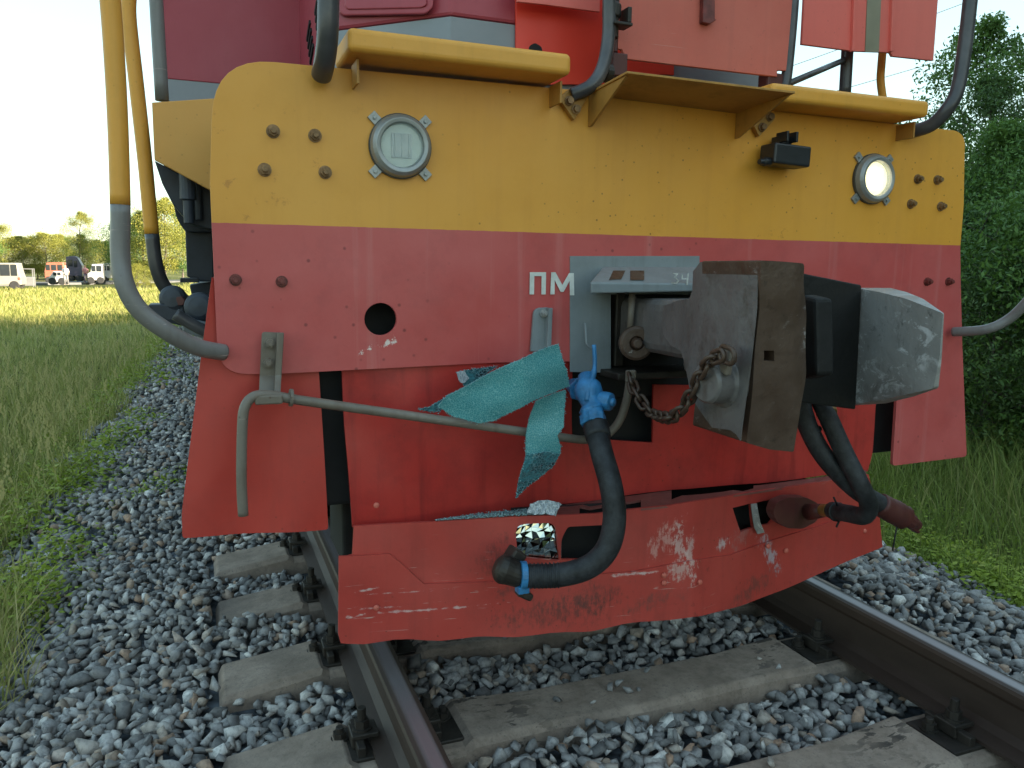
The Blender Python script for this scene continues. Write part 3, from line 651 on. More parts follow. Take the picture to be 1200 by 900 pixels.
far = [(-60, 118, 3, 1.0, 2), (-25, 112, 3, .95, 2), (-6, 100, 2, 1.3, 1), (8, 110, 3, .9, 2), (22, 116, 2, 1.5, 2), (36, 112, 0, 1.05, 2), (50, 116, 3, .83, 2), (62, 112, 2, 1.6, 2), (74, 118, 0, 1.1, 2), (86, 128, 3, .85, 1), (98, 105, 1, 1.35, 2), (104, 106, 0, 1.0, 1),
       (118, 130, 2, 1.55, 2), (130, 132, 3, .8, 1), (150, 92, 3, .98, 1), (163, 100, 0, 1.4, 1), (172, 88, 0, 1.5, 2), (198, 84, 3, 1.15, 2), (218, 100, 3, 1.1, 1), (236, 120, 3, 1.0, 2), (-110, 120, 3, 1.0, 2), (-160, 125, 3, 1.0, 1), (-210, 120, 3, 1.0, 2)]
FLB = ['yellow green tree left of the picture edge, beyond the van', 'broad sunlit tree at the left border above the van', 'fresh green bushy tree directly behind the cream van', 'olive tree rising over the roof of the cream van', 'rounded yellow bush tree right of the cream van', 'slim tree with a pale birch trunk beyond the metal container', 'yellow tree just left of the red rescue vehicle', '', 'slim tree with a pale birch trunk above the violet truck', 'green tree filling the gap right of the birch', '', 'small green tree over the white high vehicle', 'rounded bush tree behind the thick handrail', 'green tree seen left of the thick handrail bend', '', 'slender green tree between the handrails', '', '', 'green tree hidden behind the bogie', 'tree hidden behind the locomotive cab']+['sunlit tree beyond the left picture border']*4
fl = {10: 'tall sunlit pale tree standing above the parked vehicles', 7: 'yellow green bushy tree between the birch trunks', 14: 'rounded sunlit tree behind the large yellow handrail', 16: 'sunlit olive tree between the two yellow handrails', 17: 'rounded sunlit olive tree just left of the bogie'}
for i, (px, Y, k, s, lf) in enumerate(far): tree(k, at_col(px, Y), Y, s*.76, lf, fl.get(i, FLB[i]), gf, 'bark2' if i in (5, 8) else 'bark')
for i, (px, Y, s) in enumerate(((165, 78, .45), (150, 76, .35), (180, 74, .3))): tree(2, at_col(px, Y), Y, s, 2, ('low yellow green bush at the field edge behind the thick handrail', 'smaller bush left of the one behind the thick handrail', 'smallest bush beside the inner handrail')[i], gf)

# ------------------------------------------------------------------ locomotive
loco = thing('locomotive', 'yellow and red diesel locomotive with a dented snow plough front, standing on the track', 'locomotive', (0, 2.02, 0))
YP = 2.02
plate_out = fillet([(250, 66), (700, 108), (1097, 150.5), (1131, 154), (1129.5, 240), (1125.5, 290), (1126, 333), (1128, 407), (1133, 535), (1046, 546), (1052, 452), (1010, 452), (1010, 345), (715, 345), (715, 423), (583, 425), (330, 438), (256, 439), (251, 330), (246, 215)],
                   [75, 0, 0, 34, 3, 3, 0, 0, 4, 4, 2, 2, 2, 2, 2, 0, 0, 75, 0, 0], 8)
plate = sheet('front_plate', plate_out, M['plate'], loco, YP, .012, holes=[[(446+19*math.cos(a), 374+19*math.sin(a)) for a in [2*math.pi*k/28 for k in range(28)]]], bevel=.002)
sheet('side_wing', fillet([(248, 325), (242, 370), (235, 423), (213, 600), (214, 628), (384, 619), (374, 437), (374, 400), (300, 330)], [0, 0, 0, 5, 4, 4, 0, 0, 0]), M['wing'], loco, 2.036, .010,
      cx=[220+16*i for i in range(10)], cy=[340+16*i for i in range(18)], dent=lambda x, y: (0, -.012*max(0, (y-430)/190)+.006*math.sin(x*.05+y*.02), 0))
sheet('centre_panel', [(400, 400), (671, 400), (672, 514), (763, 518), (767, 451), (1036, 451), (1028, 476), (1021, 530), (1016, 552), (965, 558), (890, 567), (786, 573), (660, 591), (620, 598), (510, 610), (413, 618), (404, 500)], M['centre'], loco, 2.036, .008,
      cx=[420+20*i for i in range(31)], cy=[420+20*i for i in range(10)], dent=lambda x, y: (0, .006*math.sin(x*.021+y*.013)+.005*math.sin(x*.05-y*.04), 0))
def bt(x): return float(np.interp(x, [397, 510, 640, 700, 786, 812, 905, 1018], [618, 611, 604, 602, 593, 588, 574, 556]))
def cb(x): return float(np.interp(x, [413, 510, 620, 660, 786, 890, 965, 1018], [617.5, 609, 597, 590, 573, 567, 557, 549]))
H1 = fillet([(604, 615), (651, 612), (657, 658), (606, 652)], [12, 12, 3, 6]); H2 = fillet([(665, 617), (714, 615), (714, 656), (658, 656), (658, 632)], [4, 3, 3, 3, 6])
H3 = [(860, 596), (882, 591), (886, 620), (871, 625)]; H4 = [(889, 590), (912, 585), (916, 600), (905, 616), (893, 618)]
xs_ = [415, 460, 510, 560, 600, 640, 700, 745, 786, 812, 860, 905, 960, 1018]
def bdent(x, y):
    a = .010*math.exp(-((x-800)**2+(y-640)**2)/2600)+.014*math.exp(-((x-890)**2+(y-625)**2)/1800)
    return (0, a+.004*math.sin(x*.04)*math.sin(y*.05)+.010*max(0, (y-690)/60)*math.sin(x*.018), .004*math.sin(x*.07)*max(0, (y-700)/50))
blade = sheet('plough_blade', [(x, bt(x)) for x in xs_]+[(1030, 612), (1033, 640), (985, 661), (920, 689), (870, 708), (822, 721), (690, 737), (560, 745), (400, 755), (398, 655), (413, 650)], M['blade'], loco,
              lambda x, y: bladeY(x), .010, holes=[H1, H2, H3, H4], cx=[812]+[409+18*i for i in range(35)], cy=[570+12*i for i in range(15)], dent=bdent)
seam = [(397, 652), (456, 649), (470, 660), (497, 685), (598, 681), (740, 670), (857, 652), (958, 617), (1030, 590)]
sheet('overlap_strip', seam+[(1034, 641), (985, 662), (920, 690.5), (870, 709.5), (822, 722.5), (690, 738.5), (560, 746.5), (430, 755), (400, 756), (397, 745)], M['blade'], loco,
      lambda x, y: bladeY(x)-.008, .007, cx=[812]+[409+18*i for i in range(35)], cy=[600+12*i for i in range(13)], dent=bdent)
# crumpled ledge between centre panel and blade
def ledge():
    V, cols = [], []
    bm = bmesh.new()
    for x in [415+12*i for i in range(51)]:
        r = random.uniform(-1, 1); a = P(x, bt(x)-.5, bladeY(x)+.004); b = P(x, cb(x)+1.5, 2.034)
        m_ = a.lerp(b, .5); m_.z += .006*random.uniform(-1, 1) if x > 600 else 0
        cols.append([bm.verts.new(a), bm.verts.new(m_), bm.verts.new(b)])
    for i, (p, q) in enumerate(zip(cols, cols[1:])):
        x = 415+12*i
        for k in range(2):
            if (k == 1 and 786 <= x < 880) or (k == 0 and 672 <= x < 750): continue
            bm.faces.new((p[k], q[k], q[k+1], p[k+1]))
    g = bmesh.ops.extrude_face_region(bm, geom=bm.faces[:]); bmesh.ops.translate(bm, verts=[v for v in g['geom'] if isinstance(v, bmesh.types.BMVert)], vec=(0, 0, -.006))
    bmesh.ops.recalc_face_normals(bm, faces=bm.faces); return me_from(bm, 'ledge')
link('ledge', ledge(), worn('crumpled grimy red ledge', (.20, .06, .05), (.3, .12, .1), (.07, .04, .035), .5, 15, .6, .6, .5, None, 1.2), loco)
# ragged torn tongue between the two right openings
sheet('torn_tongue', [(880, 591), (887, 590), (891, 612), (896, 624), (888, 626), (884, 618)], M['irontooth'], loco, lambda x, y: bladeY(x)-.004, .003, bevel=0)
sheet('hole_shade_sheet', [(600, 596), (1000, 575), (1010, 615), (920, 640), (820, 668), (600, 668)], M['black'], loco, lambda x, y: bladeY(x)+.10, .01, cx=[812], bevel=0)  # black sheet added behind the blade to paint the openings in shade
# structure behind the plate, coloured black in place of its shade
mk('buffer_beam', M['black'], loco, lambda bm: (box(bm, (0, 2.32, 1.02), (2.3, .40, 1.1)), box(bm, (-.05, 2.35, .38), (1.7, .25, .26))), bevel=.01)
mk('pocket_shade_box', M['black'], loco, lambda bm: (box(bm, (.07, 2.085, .92), (1.0, .05, .36)),), bevel=.004)  # black box standing in for the shade inside the coupler opening
# bolts on the plate
for k, (x, y) in enumerate(((320, 154), (369, 159), (310, 199), (381, 202), (1075, 210), (1098, 211), (1067, 239), (1102, 242))):
    mk('bolt', M['bolt'], plate, lambda bm: hexbolt(bm, P(x, y, YP), (0, -1, 0), .0112, .011, .009))
for x, y in ((276, 328), (330, 330), (1086, 330), (1111, 330)):
    mk('bolt', M['boltdark'], plate, lambda bm: hexbolt(bm, P(x, y, YP), (0, -1, 0), .010, .012, .008))
for (x, y) in ((441, 592), (441, 712), (778, 674), (778, 683), (820, 682), (900, 640), (921, 645), (1013, 622)):
    mk('rivet', M['flap'], blade, lambda bm: lathe(bm, P(x, y, bladeY(x)-.008), (0, -1, 0), [(0, .008), (.004, .007), (.006, .003)], 12))
# lettering
letters = [((621, 319), (640, 319), (639.5, 345), (634.5, 345), (634.8, 323.5), (626.2, 323.5), (625.8, 345), (620.6, 345)),
           ((645, 345), (646, 319), (651, 319), (659, 334), (667, 320), (672.5, 320), (673, 346), (668, 346), (667.6, 329), (660.5, 342), (657, 342), (650, 328), (650, 345))]
for L in letters: sheet('painted_letter', L, M['white'], plate, YP-.0045, .001, bevel=0)
# headlights
def headlight(px, py, lit):
    c = P(px, py, YP); h = mk('headlight', M['ring'], loco, lambda bm: lathe(bm, c, (0, -1, 0), [(0, .076), (.012, .078), (.026, .074), (.034, .066), (.032, .056), (.014, .052), (.006, .050)], 40), smooth=False, bevel=.0015)
    mk('gasket', M['ringdark'], h, lambda bm: lathe(bm, c, (0, -1, 0), [(0, .080), (.010, .0805), (.0105, .076)], 40))
    mk('reflector', M['lit'] if lit else M['reflector'], h, lambda bm: lathe(bm, c+Vector((0, -.0065, 0)), (0, -1, 0), [(0, .049), (.004, .052), (.008, .053)], 32))
    mk('filament_panel', M['filament'] if lit else M['ring'], h, lambda bm: (box(bm, c+Vector((0, -.018, 0)), (.052, .004, .060)), [box(bm, c+Vector((k*.012, -.0205, 0)), (.002, .003, .055)) for k in (-1.5, 0, 1.5)]), bevel=.001)
    mk('lens', M['lampglass'], h, lambda bm: lathe(bm, c+Vector((0, -.024, 0)), (0, -1, 0), [(0, .0545), (.002, .053), (.006, .04), (.008, .02), (.0085, .0)], 32), smooth=True)
    for sx in (-1, 1):
        for sz in (-1, 1):
            e = c+Vector((sx*.061, -.004, sz*.061))
            mk('mounting_ear', M['ring'], h, lambda bm: (box(bm, e, (.036, .008, .024), Matrix.Rotation(-sx*sz*math.pi/4, 3, 'Y')), hexbolt(bm, e+Vector((sx*.004, -.004, sz*.004)), (0, -1, 0), .004, .004)), bevel=.001)
headlight(468.5, 172, False); headlight(1021, 210, True)
# sensor box
def sensor():
    a = P(900, 195, 1.95); b = P(948, 170, 1.95); w = b.x-a.x; h = b.z-a.z
    s = mk('sensor_box', M['plastic'], loco, lambda bm: box(bm, ((a.x+b.x)/2, 1.965, (a.z+b.z)/2), (w*.92, .07, h*.85), Matrix.Rotation(R(2), 3, 'Y')), bevel=.006, seg=3)
    mk('clamp', M['plastic'], s, lambda bm: (box(bm, ((a.x+b.x)/2, 1.985, b.z+.012), (.045, .04, .022)), box(bm, ((a.x+b.x)/2-.018, 1.96, b.z+.018), (.008, .05, .03)), box(bm, ((a.x+b.x)/2+.016, 1.96, b.z+.018), (.008, .05, .03))), bevel=.002)
    mk('cable_gland', M['plastic'], s, lambda bm: lathe(bm, (a.x+.008, 1.955, a.z+.014), (-1, -.1, -.05), [(0, .013), (.022, .013), (.024, .009), (.04, .008)], 14), bevel=.001)
sensor()
# coupler mounting
gp = sheet('coupler_bracket', [(668, 300), (820, 300), (820, 345), (716, 345), (716, 430), (716, 437), (668, 436)], M['greyplate'], loco, YP-.003, .0029, bevel=.001)
def striker():
    a = [P(707, 313, 1.96), P(830, 313, 1.96), P(838, 333, 1.86), P(692, 331, 1.86), P(692, 344, 1.862), P(838, 341, 1.862)]
    bm = bmesh.new(); f = [bm.verts.new(p) for p in a]; b = [bm.verts.new(P(x_, y_, 2.025)) for x_, y_ in ((709, 314), (832, 314), (838, 333), (697, 331), (697, 342), (838, 340))]
    bm.faces.new((f[0], f[1], f[2], f[3])); bm.faces.new((f[3], f[2], f[5], f[4]))
    loop = [0, 1, 2, 5, 4, 3]
    for i in range(6): p, q = loop[i], loop[(i+1) % 6]; bm.faces.new((f[p], f[q], b[q], b[p]))
    bm.faces.new([b[i] for i in loop]); bmesh.ops.recalc_face_normals(bm, faces=bm.faces); return me_from(bm, 'striker')
st = link('striker_casting', striker(), M['greyplate'], loco, bevel=.004)
ysl = lambda py: 1.96-(py-313)/18*.10
for q in (((719, 317), (733, 317), (728, 327), (714, 328)), ((739, 317), (755, 317), (755, 328), (739, 328))):
    sheet('rust_slot', q, M['ironrust'], st, lambda x, y: ysl(y)-.003, .002, bevel=0)
for L in (((789, 320), (795, 320.5), (792, 325), (796, 329), (793, 333), (787, 332), (787.4, 330.6), (792.5, 331.3), (794, 328.6), (789.6, 325.2), (792.5, 321.8), (789, 321.4)),
          ((799, 321), (800.4, 321), (800.4, 326), (805, 326), (806, 320), (807.4, 320), (806, 334), (804.4, 334), (804.8, 327.5), (799, 327.5))):
    sheet('chalk_mark', L, M['chalk'], st, lambda x, y: min(ysl(y), ysl(331))-.003 if y < 331 else 1.8605-.002, .001, bevel=0)
mk('hanger_rod', M['rodrust'], loco, lambda bm: tube(bm, [P(741, 343, 1.93), P(738, 392, 1.93)], .0095, 12), smooth=True)
mk('pulley', M['ironrust'], loco, lambda bm: lathe(bm, P(748, 402, 1.90)+Vector((0, .02, 0)), (-.35, -1, 0), [(0, .045), (.012, .048), (.028, .048), (.034, .04), (.034, .02), (.026, .018), (.05, .012)], 28), bevel=.002)
mk('guide_bracket', M['steel'], loco, lambda bm: (box(bm, P(722, 385, 2.04), (.03, .05, .22)), box(bm, P(760, 440, 1.98)+Vector((0, 0, .01)), (.28, .14, .02))), bevel=.004)
mk('hook_rib', M['greyplate'], gp, lambda bm: (tube(bm, [P(686, 378, 1.995), P(687, 402, 1.99), P(694, 410, 1.98)], .0035, 8),), smooth=True)
# coupler
coupler = mk('coupler', M['iron'], loco, lambda bm: (box(bm, (0, 1.83, .97), (.24, .62, .15)), box(bm, (.08, 1.70, .945), (.30, .16, .20))), bevel=.03, seg=3)
A_ = [(821, 307), (888, 305), (886, 360), (879, 440), (868, 517), (863, 509), (856, 504), (835, 501), (823, 484), (810, 466), (799, 428), (792, 412), (775, 404), (764, 392), (762, 372), (766, 358), (788, 352), (804, 350), (809, 341), (811, 318)]
prism('head_side_wall', A_, M['iron'], coupler, -.2035, .02, .003, tfun=lambda x, y: max(.06, min(1, (868-x)/30)), cx=[790, 805, 820, 830, 845, 860, 875], cy=[330, 350, 380, 420, 460, 490], dent=lambda x, y: (.03*max(0, (815-x)/50)-.002*math.sin(y*.03), 0, 0))
prism('head_core', [(826, 312), (850, 311), (846, 500), (836, 495), (815, 462), (806, 410), (812, 345)], M['iron'], coupler, -.19, .11, .006)
def bY(x, y): return 1.300+(y-308)/212*.05-(x-890)/60*.012
sheet('small_tooth', fillet([(892, 305), (912, 306), (949, 309), (945, 332), (952, 368), (952, 440), (937, 482), (931, 530), (902, 527), (875, 519), (882, 450), (889, 370)], [3, 0, 5, 4, 6, 8, 6, 3, 0, 3, 0, 0], 4), M['ironrust'], coupler, bY, .20,
      holes=[[(896, 411), (908, 411), (908, 423), (896, 423)]], cx=[905, 918, 930, 938, 945], cy=[320+14*i for i in range(15)], dent=lambda x, y: (0, .002*math.sin(y*.05)+.016*max(0, x-936)/14, 0), bevel=.005)
mk('lifter_boss', M['iron'], coupler, lambda bm: lathe(bm, PX(850, 447, -.2)+Vector((.0, 0, 0)), (-1, -.12, 0), [(-.02, .060), (.010, .056), (.016, .047), (.052, .045), (.058, .040), (.059, .001)], 32), bevel=.002)
mk('lifter_arm', M['rodrust'], coupler, lambda bm: box(bm, PX(852, 422, -.235), (.014, .03, .06), Matrix.Rotation(R(12), 3, 'X')), bevel=.004)
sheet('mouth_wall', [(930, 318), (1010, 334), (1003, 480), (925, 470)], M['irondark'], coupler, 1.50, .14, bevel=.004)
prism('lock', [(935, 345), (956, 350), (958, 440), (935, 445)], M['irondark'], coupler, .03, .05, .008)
prism('large_tooth', fillet([(1000, 337), (1030, 342), (1062, 350), (1105, 367), (1101, 418), (1094, 455), (1046, 466), (992, 476), (994, 420)], [2, 0, 3, 2, 0, 3, 0, 2, 0], 4), M['irontooth'], coupler, lambda x, y: .275-(x-1000)/105*.075, .12, .003, tfun=lambda x, y: max(.03, (1107-x)/107),
      )
# chain
def link_bm(bm, c, t, nrm, L, w, r):
    pts = []; t = t.normalized(); s = nrm.normalized()
    for k in range(14):
        a = 2*math.pi*k/14; x = math.cos(a)*w; y = math.sin(a)*w+(L/2-w)*(1 if math.sin(a) > 0 else -1); pts.append(c+s*x+t*y)
    n = len(pts); rings = []
    for k in range(n):
        d = (pts[(k+1) % n]-pts[k-1]).normalized(); u = t.cross(s).normalized(); v = d.cross(u)
        rings.append([bm.verts.new(pts[k]+(u*math.cos(j*math.pi/3)+v*math.sin(j*math.pi/3))*r) for j in range(6)])
    for k in range(n):
        a_, b_ = rings[k], rings[(k+1) % n]
        for j in range(6): bm.faces.new((a_[j], a_[(j+1) % 6], b_[(j+1) % 6], b_[j]))
chain = mk('uncoupling_chain', M['chain'], loco, lambda bm: link_bm(bm, PX(852, 416, -.262), Vector((0, 1, .2)), Vector((0, -.2, 1)), .05, .016, .0055), smooth=True)
cpth = spline([P(738, 440, 1.86), P(746, 462, 1.80), P(764, 484, 1.72), PX(786, 489, -.245), PX(803, 474, -.255), PX(817, 448, -.262), PX(831, 424, -.268), PX(846, 416, -.268)], 10)
acc = [0]
for a, b in zip(cpth, cpth[1:]): acc.append(acc[-1]+(b-a).length)
nl = int(acc[-1]/.030)
for k in range(nl):
    s_ = (k+.5)/nl*acc[-1]; i = max(j for j in range(len(acc)) if acc[j] <= s_); i = min(i, len(cpth)-2); p = cpth[i].lerp(cpth[i+1], (s_-acc[i])/(acc[i+1]-acc[i]+1e-9)); t_ = cpth[i+1]-cpth[i]
    nn = t_.cross(Vector((0.7, -.7, .3))).normalized()
    if k % 2: nn = nn.cross(t_).normalized()
    q = mk('chain_link', M['chain'], chain, lambda bm: link_bm(bm, p, t_, nn, .044, .0125, .0052), smooth=True)
# uncoupling lever
lever = mk('uncoupling_lever', M['rodrust'], loco, lambda bm: (tube(bm, spline([P(285, 604, 1.865), P(283, 560, 1.865), P(284, 500, 1.868), P(287, 477, 1.87), P(297, 465, 1.875), P(315, 463, 1.88), P(345, 468, 1.885), P(400, 476, 1.89), P(500, 490, 1.90), P(600, 504, 1.90), P(680, 515, 1.90), P(706, 512, 1.90), P(724, 496, 1.89), P(734, 470, 1.88), P(739, 440, 1.87)], 6), .0118, 16),), smooth=True)
mk('lever_eye', M['rodrust'], lever, lambda bm: box(bm, P(739, 441, 1.87), (.03, .012, .035)), bevel=.004)
mk('lever_collar', M['rodrust'], lever, lambda bm: lathe(bm, P(339, 466, 1.885), (1, .05, -.1), [(0, .021), (.008, .021)], 18), bevel=.001)
def bracket():
    o = sheet('lever_bracket', fillet([(307, 389), (332, 390), (327, 473), (303, 473)], [4, 4, 0, 0]), M['rodrust'], loco, lambda x, y: 1.985 if y < 440 else 1.985-(y-440)/33*.06, .008, cy=[440, 455])
    sheet('bracket_rib', [(325, 390), (333, 390), (328, 474), (321, 474)], M['rodrust'], o, lambda x, y: 1.955 if y < 440 else 1.955-(y-440)/33*.06, .012, cy=[440])
    mk('bracket_foot', M['rodrust'], o, lambda bm: box(bm, P(314, 466, 1.90), (.062, .07, .022)), bevel=.004)
    for x, y in ((316, 402), (314, 425)): mk('bolt', M['rodrust'], o, lambda bm: hexbolt(bm, P(x, y, 1.983), (0, -1, 0), .0095, .010, .006))
bracket()
o = sheet('hose_bracket', fillet([(626, 361), (647, 360), (645, 412), (622, 412)], [8, 6, 0, 0]), M['greyplate'], loco, 2.006, .01)
sheet('bracket_rib', [(643, 361), (648, 361), (646, 411), (641, 411)], M['greyplate'], o, 1.985, .028)
mk('bolt', M['ring'], o, lambda bm: hexbolt(bm, P(637, 367, 2.004), (0, -1, 0), .008, .010, .006))
# brake hose with blue cock
cock = mk('brake_cock', M['blueval'], loco, lambda bm: (lathe(bm, P(688, 447, 1.90), (P(697, 505, 1.81)-P(688, 447, 1.90)), [(-.02, .022), (0, .026), (.015, .036), (.04, .038), (.055, .030), (.075, .024), (.085, .031), (.12, .033), (.135, .026)], 24),
    tube(bm, spline([P(672, 452, 2.03), P(676, 455, 1.96), P(690, 462, 1.88)], 4), .022, 16)), smooth=True)
mk('cock_cap', M['blueval'], cock, lambda bm: lathe(bm, P(697, 468, 1.87), (.55, -.8, -.05), [(0, .024), (.03, .026), (.05, .024), (.052, .012), (.06, .011), (.062, .001)], 20), bevel=.002)
mk('cock_handle', M['blueval'], cock, lambda bm: tube(bm, spline([P(696, 404, 1.90), P(697, 425, 1.895), P(695, 441, 1.88), P(690, 452, 1.86), P(688, 470, 1.85)], 5), [.006]*8+[.008]*8+[.009]*5, 10), smooth=True)
mk('ribbed_nut', M['blueval'], cock, lambda bm: hexbolt(bm, P(692, 478, 1.85), (.2, -.5, -1), .023, .03), bevel=.002)
mk('valve_flange', M['blueval'], cock, lambda bm: lathe(bm, P(680, 457, 1.93), (P(672, 452, 2.03)-P(690, 462, 1.88)), [(0, .034), (.012, .034)], 6), bevel=.002)
mk('hose_nut', M['blueval'], cock, lambda bm: lathe(bm, P(695, 492, 1.83), (P(697, 505, 1.81)-P(688, 447, 1.90)), [(-.012, .037), (.014, .037)], 6), bevel=.002)
hosept = [(698, 498, 1.82), (705, 530, 1.76), (716, 570, 1.70), (720, 608, 1.675), (712, 642, 1.67), (690, 664, 1.68), (655, 674, 1.71), (618, 675, 1.74)]
hose = pixtube('brake_hose', hosept, M['hose'], loco, .030, 8, 18)
mk('hose_sleeve', M['hose'], hose, lambda bm: tube(bm, spline([P(*q) for q in hosept[:2]], 8)[:5], [.034, .0345, .034, .0345, .033], 18), smooth=True)
def ribs(bm):
    a, b = P(655, 674, 1.71), P(618, 675, 1.74)
    for k in range(8):
        p = a.lerp(b, k/8); lathe(bm, p, b-a, [(0, .0315), (.002, .033), (.004, .0315)], 20)
mk('hose_cuff', M['hose'], hose, ribs, smooth=True)
mk('blue_clamp', M['blueval'], hose, lambda bm: (lathe(bm, P(616, 674, 1.745), P(605, 674, 1.75)-P(616, 674, 1.745), [(-.002, .034), (.0, .0355), (.012, .0355), (.014, .034)], 22), box(bm, P(612, 690, 1.74), (.03, .028, .018))), bevel=.002)
mk('hose_coupling', M['steel'], hose, lambda bm: (lathe(bm, P(603, 672, 1.76), Vector((-1, .25, .45)), [(-.02, .031), (.01, .034), (.03, .038), (.045, .034), (.055, .018), (.058, .002)], 22), box(bm, P(603, 652, 1.80), (.04, .05, .04), Matrix.Rotation(R(35), 3, 'Y')), box(bm, P(614, 696, 1.75), (.045, .03, .02), Matrix.Rotation(R(30), 3, 'Y'))), bevel=.006)
# right hoses
hA = [(936, 462, 1.72), (946, 498, 1.69), (966, 535, 1.66), (1000, 571, 1.62), (1030, 590, 1.60), (1056, 605, 1.60)]
h1 = pixtube('air_hose', hA, M['hose'], loco, .0265, 8, 16)
mk('cloth_wrap', M['redcap'], h1, lambda bm: tube(bm, spline([P(1030, 590, 1.60), P(1040, 596, 1.60), P(1050, 601, 1.60), P(1060, 607, 1.60)], 4), [.029, .033, .031, .034, .032, .035, .034, .036, .034, .035, .033, .036, .030], 14), smooth=True)
mk('hose_coupling', M['redcap'], h1, lambda bm: (lathe(bm, P(1056, 604, 1.60), P(1082, 620, 1.595)-P(1056, 604, 1.60), [(0, .020), (.02, .023), (.045, .022), (.06, .017), (.075, .015), (.08, .006)], 12), box(bm, P(1066, 617, 1.60), (.07, .026, .010), Matrix.Rotation(R(32), 3, 'Y')), box(bm, P(1060, 599, 1.60), (.03, .03, .014), Matrix.Rotation(R(20), 3, 'Y'))), bevel=.004)
mk('dangling_wire', M['hose'], h1, lambda bm: tube(bm, spline([P(1052, 612, 1.60), P(1049, 628, 1.60), P(1046, 645, 1.61)], 4), .0025, 6), smooth=True)
h2 = pixtube('air_hose', [(960, 468, 1.70), (970, 488, 1.66), (988, 528, 1.62), (1008, 568, 1.58), (1018, 590, 1.58), (1013, 604, 1.60), (995, 602, 1.66), (975, 598, 1.74)], M['hose'], loco, .0255, 8, 16)
mk('brass_collar', M['brass'], h2, lambda bm: (lathe(bm, P(968, 481, 1.675), P(971, 490, 1.66)-P(966, 474, 1.69), [(-.012, .028), (.012, .028)], 18),), bevel=.002)
mk('brass_collar', M['brass'], h2, lambda bm: (lathe(bm, P(972, 598, 1.75), P(960, 598, 1.80)-P(972, 598, 1.75), [(0, .020), (.035, .019)], 16),), bevel=.002)
mk('cable_tie', M['hose'], h2, lambda bm: (lathe(bm, P(982, 600, 1.71), P(970, 598, 1.76)-P(982, 600, 1.71), [(0, .029), (.008, .029)], 16), tube(bm, [P(981, 592, 1.70), P(977, 583, 1.69)], .003, 5), tube(bm, [P(984, 609, 1.70), P(980, 618, 1.70)], .003, 5)), smooth=True)
mk('cable_tie', M['hose'], h1, lambda bm: (lathe(bm, P(951, 505, 1.685), P(956, 514, 1.68)-P(951, 505, 1.685), [(0, .028), (.006, .028)], 16),), smooth=True)
sheet('dummy_coupling', fillet([(906, 601), (910, 589), (924, 583), (945, 583), (959, 590), (964, 600), (956, 612), (940, 620), (922, 619), (910, 611)], 4), M['redcap'], loco, lambda x, y: bladeY(x)-.075+(x-935)*.0006, .035, bevel=.004)
mk('coupling_neck', M['redcap'], loco, lambda bm: tube(bm, [P(948, 600, 1.86), P(966, 598, 1.79)], [.026, .020], 14), smooth=True)
# steps on the upper edge
def bar(a, b, y0, y1, z0, z1, mat, name):
    xa, xb = P(a[0], a[1], y0).x, P(b[0], b[1], y0).x
    return mk(name, mat, loco, lambda bm: box(bm, ((xa+xb)/2, (y0+y1)/2, (z0+z1)/2), (xb-xa, y1-y0, z1-z0)), bevel=.014, seg=4)
s1 = bar((408, 55), (670, 85), 1.90, 2.10, 1.612, 1.665, M['yellow'], 'step_tread')
mk('step_lip', M['yellow_dirty'], s1, lambda bm: (box(bm, (-.885, 1.985, 1.580), (.006, .07, .055)),), bevel=.001)
mk('step_lip', M['yellow_dirty'], s1, lambda bm: (box(bm, (-.355, 1.985, 1.580), (.006, .07, .055)),), bevel=.001)
s3 = bar((905, 110), (1089, 137), 1.90, 2.10, 1.605, 1.655, M['yellow'], 'step_tread')
mk('step_lip', M['yellow_dirty'], s3, lambda bm: box(bm, (.885, 1.985, 1.575), (.006, .07, .05)), bevel=.001)
def shelf():
    f0, f1 = P(735, 83, 1.80), P(932, 107, 1.78); b0, b1 = Vector((f0.x, 2.03, f0.z-.01)), Vector((f1.x, 2.03, f1.z-.012))
    def slab(bm):
        v = [bm.verts.new(p) for p in (f0, f1, b1, b0)]; w = [bm.verts.new(p.co-Vector((0, 0, .006))) for p in v]
        bm.faces.new(v); bm.faces.new(w[::-1])
        for i in range(4): bm.faces.new((v[i], v[(i+1) % 4], w[(i+1) % 4], w[i]))
    s = mk('gangway_shelf', M['yellow_dirty'], loco, slab, bevel=.001)
    for f, pb in ((f0, P(691, 149, YP)), (f1, P(867, 163, YP))):
        x = f.x+(.004 if f is f0 else -.012)
        def gus(bm):
            v = [bm.verts.new(p) for p in (Vector((x, f.y+.012, f.z-.008)), Vector((x, 2.018, f.z-.012)), Vector((x, 2.018, pb.z)), Vector((x, 2.004, pb.z)))]; w = [bm.verts.new(p.co+Vector((.008, 0, 0))) for p in v]
            bm.faces.new(v); bm.faces.new(w[::-1])
            for i in range(4): bm.faces.new((v[i], v[(i+1) % 4], w[(i+1) % 4], w[i]))
        mk('gusset', M['yellow_dirty'], s, gus, bevel=.001)
    return s
shelf()
o = sheet('pipe_bracket', [(655, 115), (668, 104), (690, 112), (673, 141)], M['yellow_dirty'], loco, 2.0, .018)
for x, y in ((667, 118), (675, 128)): mk('bolt', M['bolt'], o, lambda bm: hexbolt(bm, P(x, y, 1.998), (0, -1, 0), .009, .01))
o = sheet('pipe_bracket', [(884, 148), (902, 126), (908, 140), (890, 160)], M['yellow_dirty'], loco, 2.0, .018)
for x, y in ((893, 149), (902, 137)): mk('bolt', M['bolt'], o, lambda bm: hexbolt(bm, P(x, y, 1.998), (0, -1, 0), .009, .01))
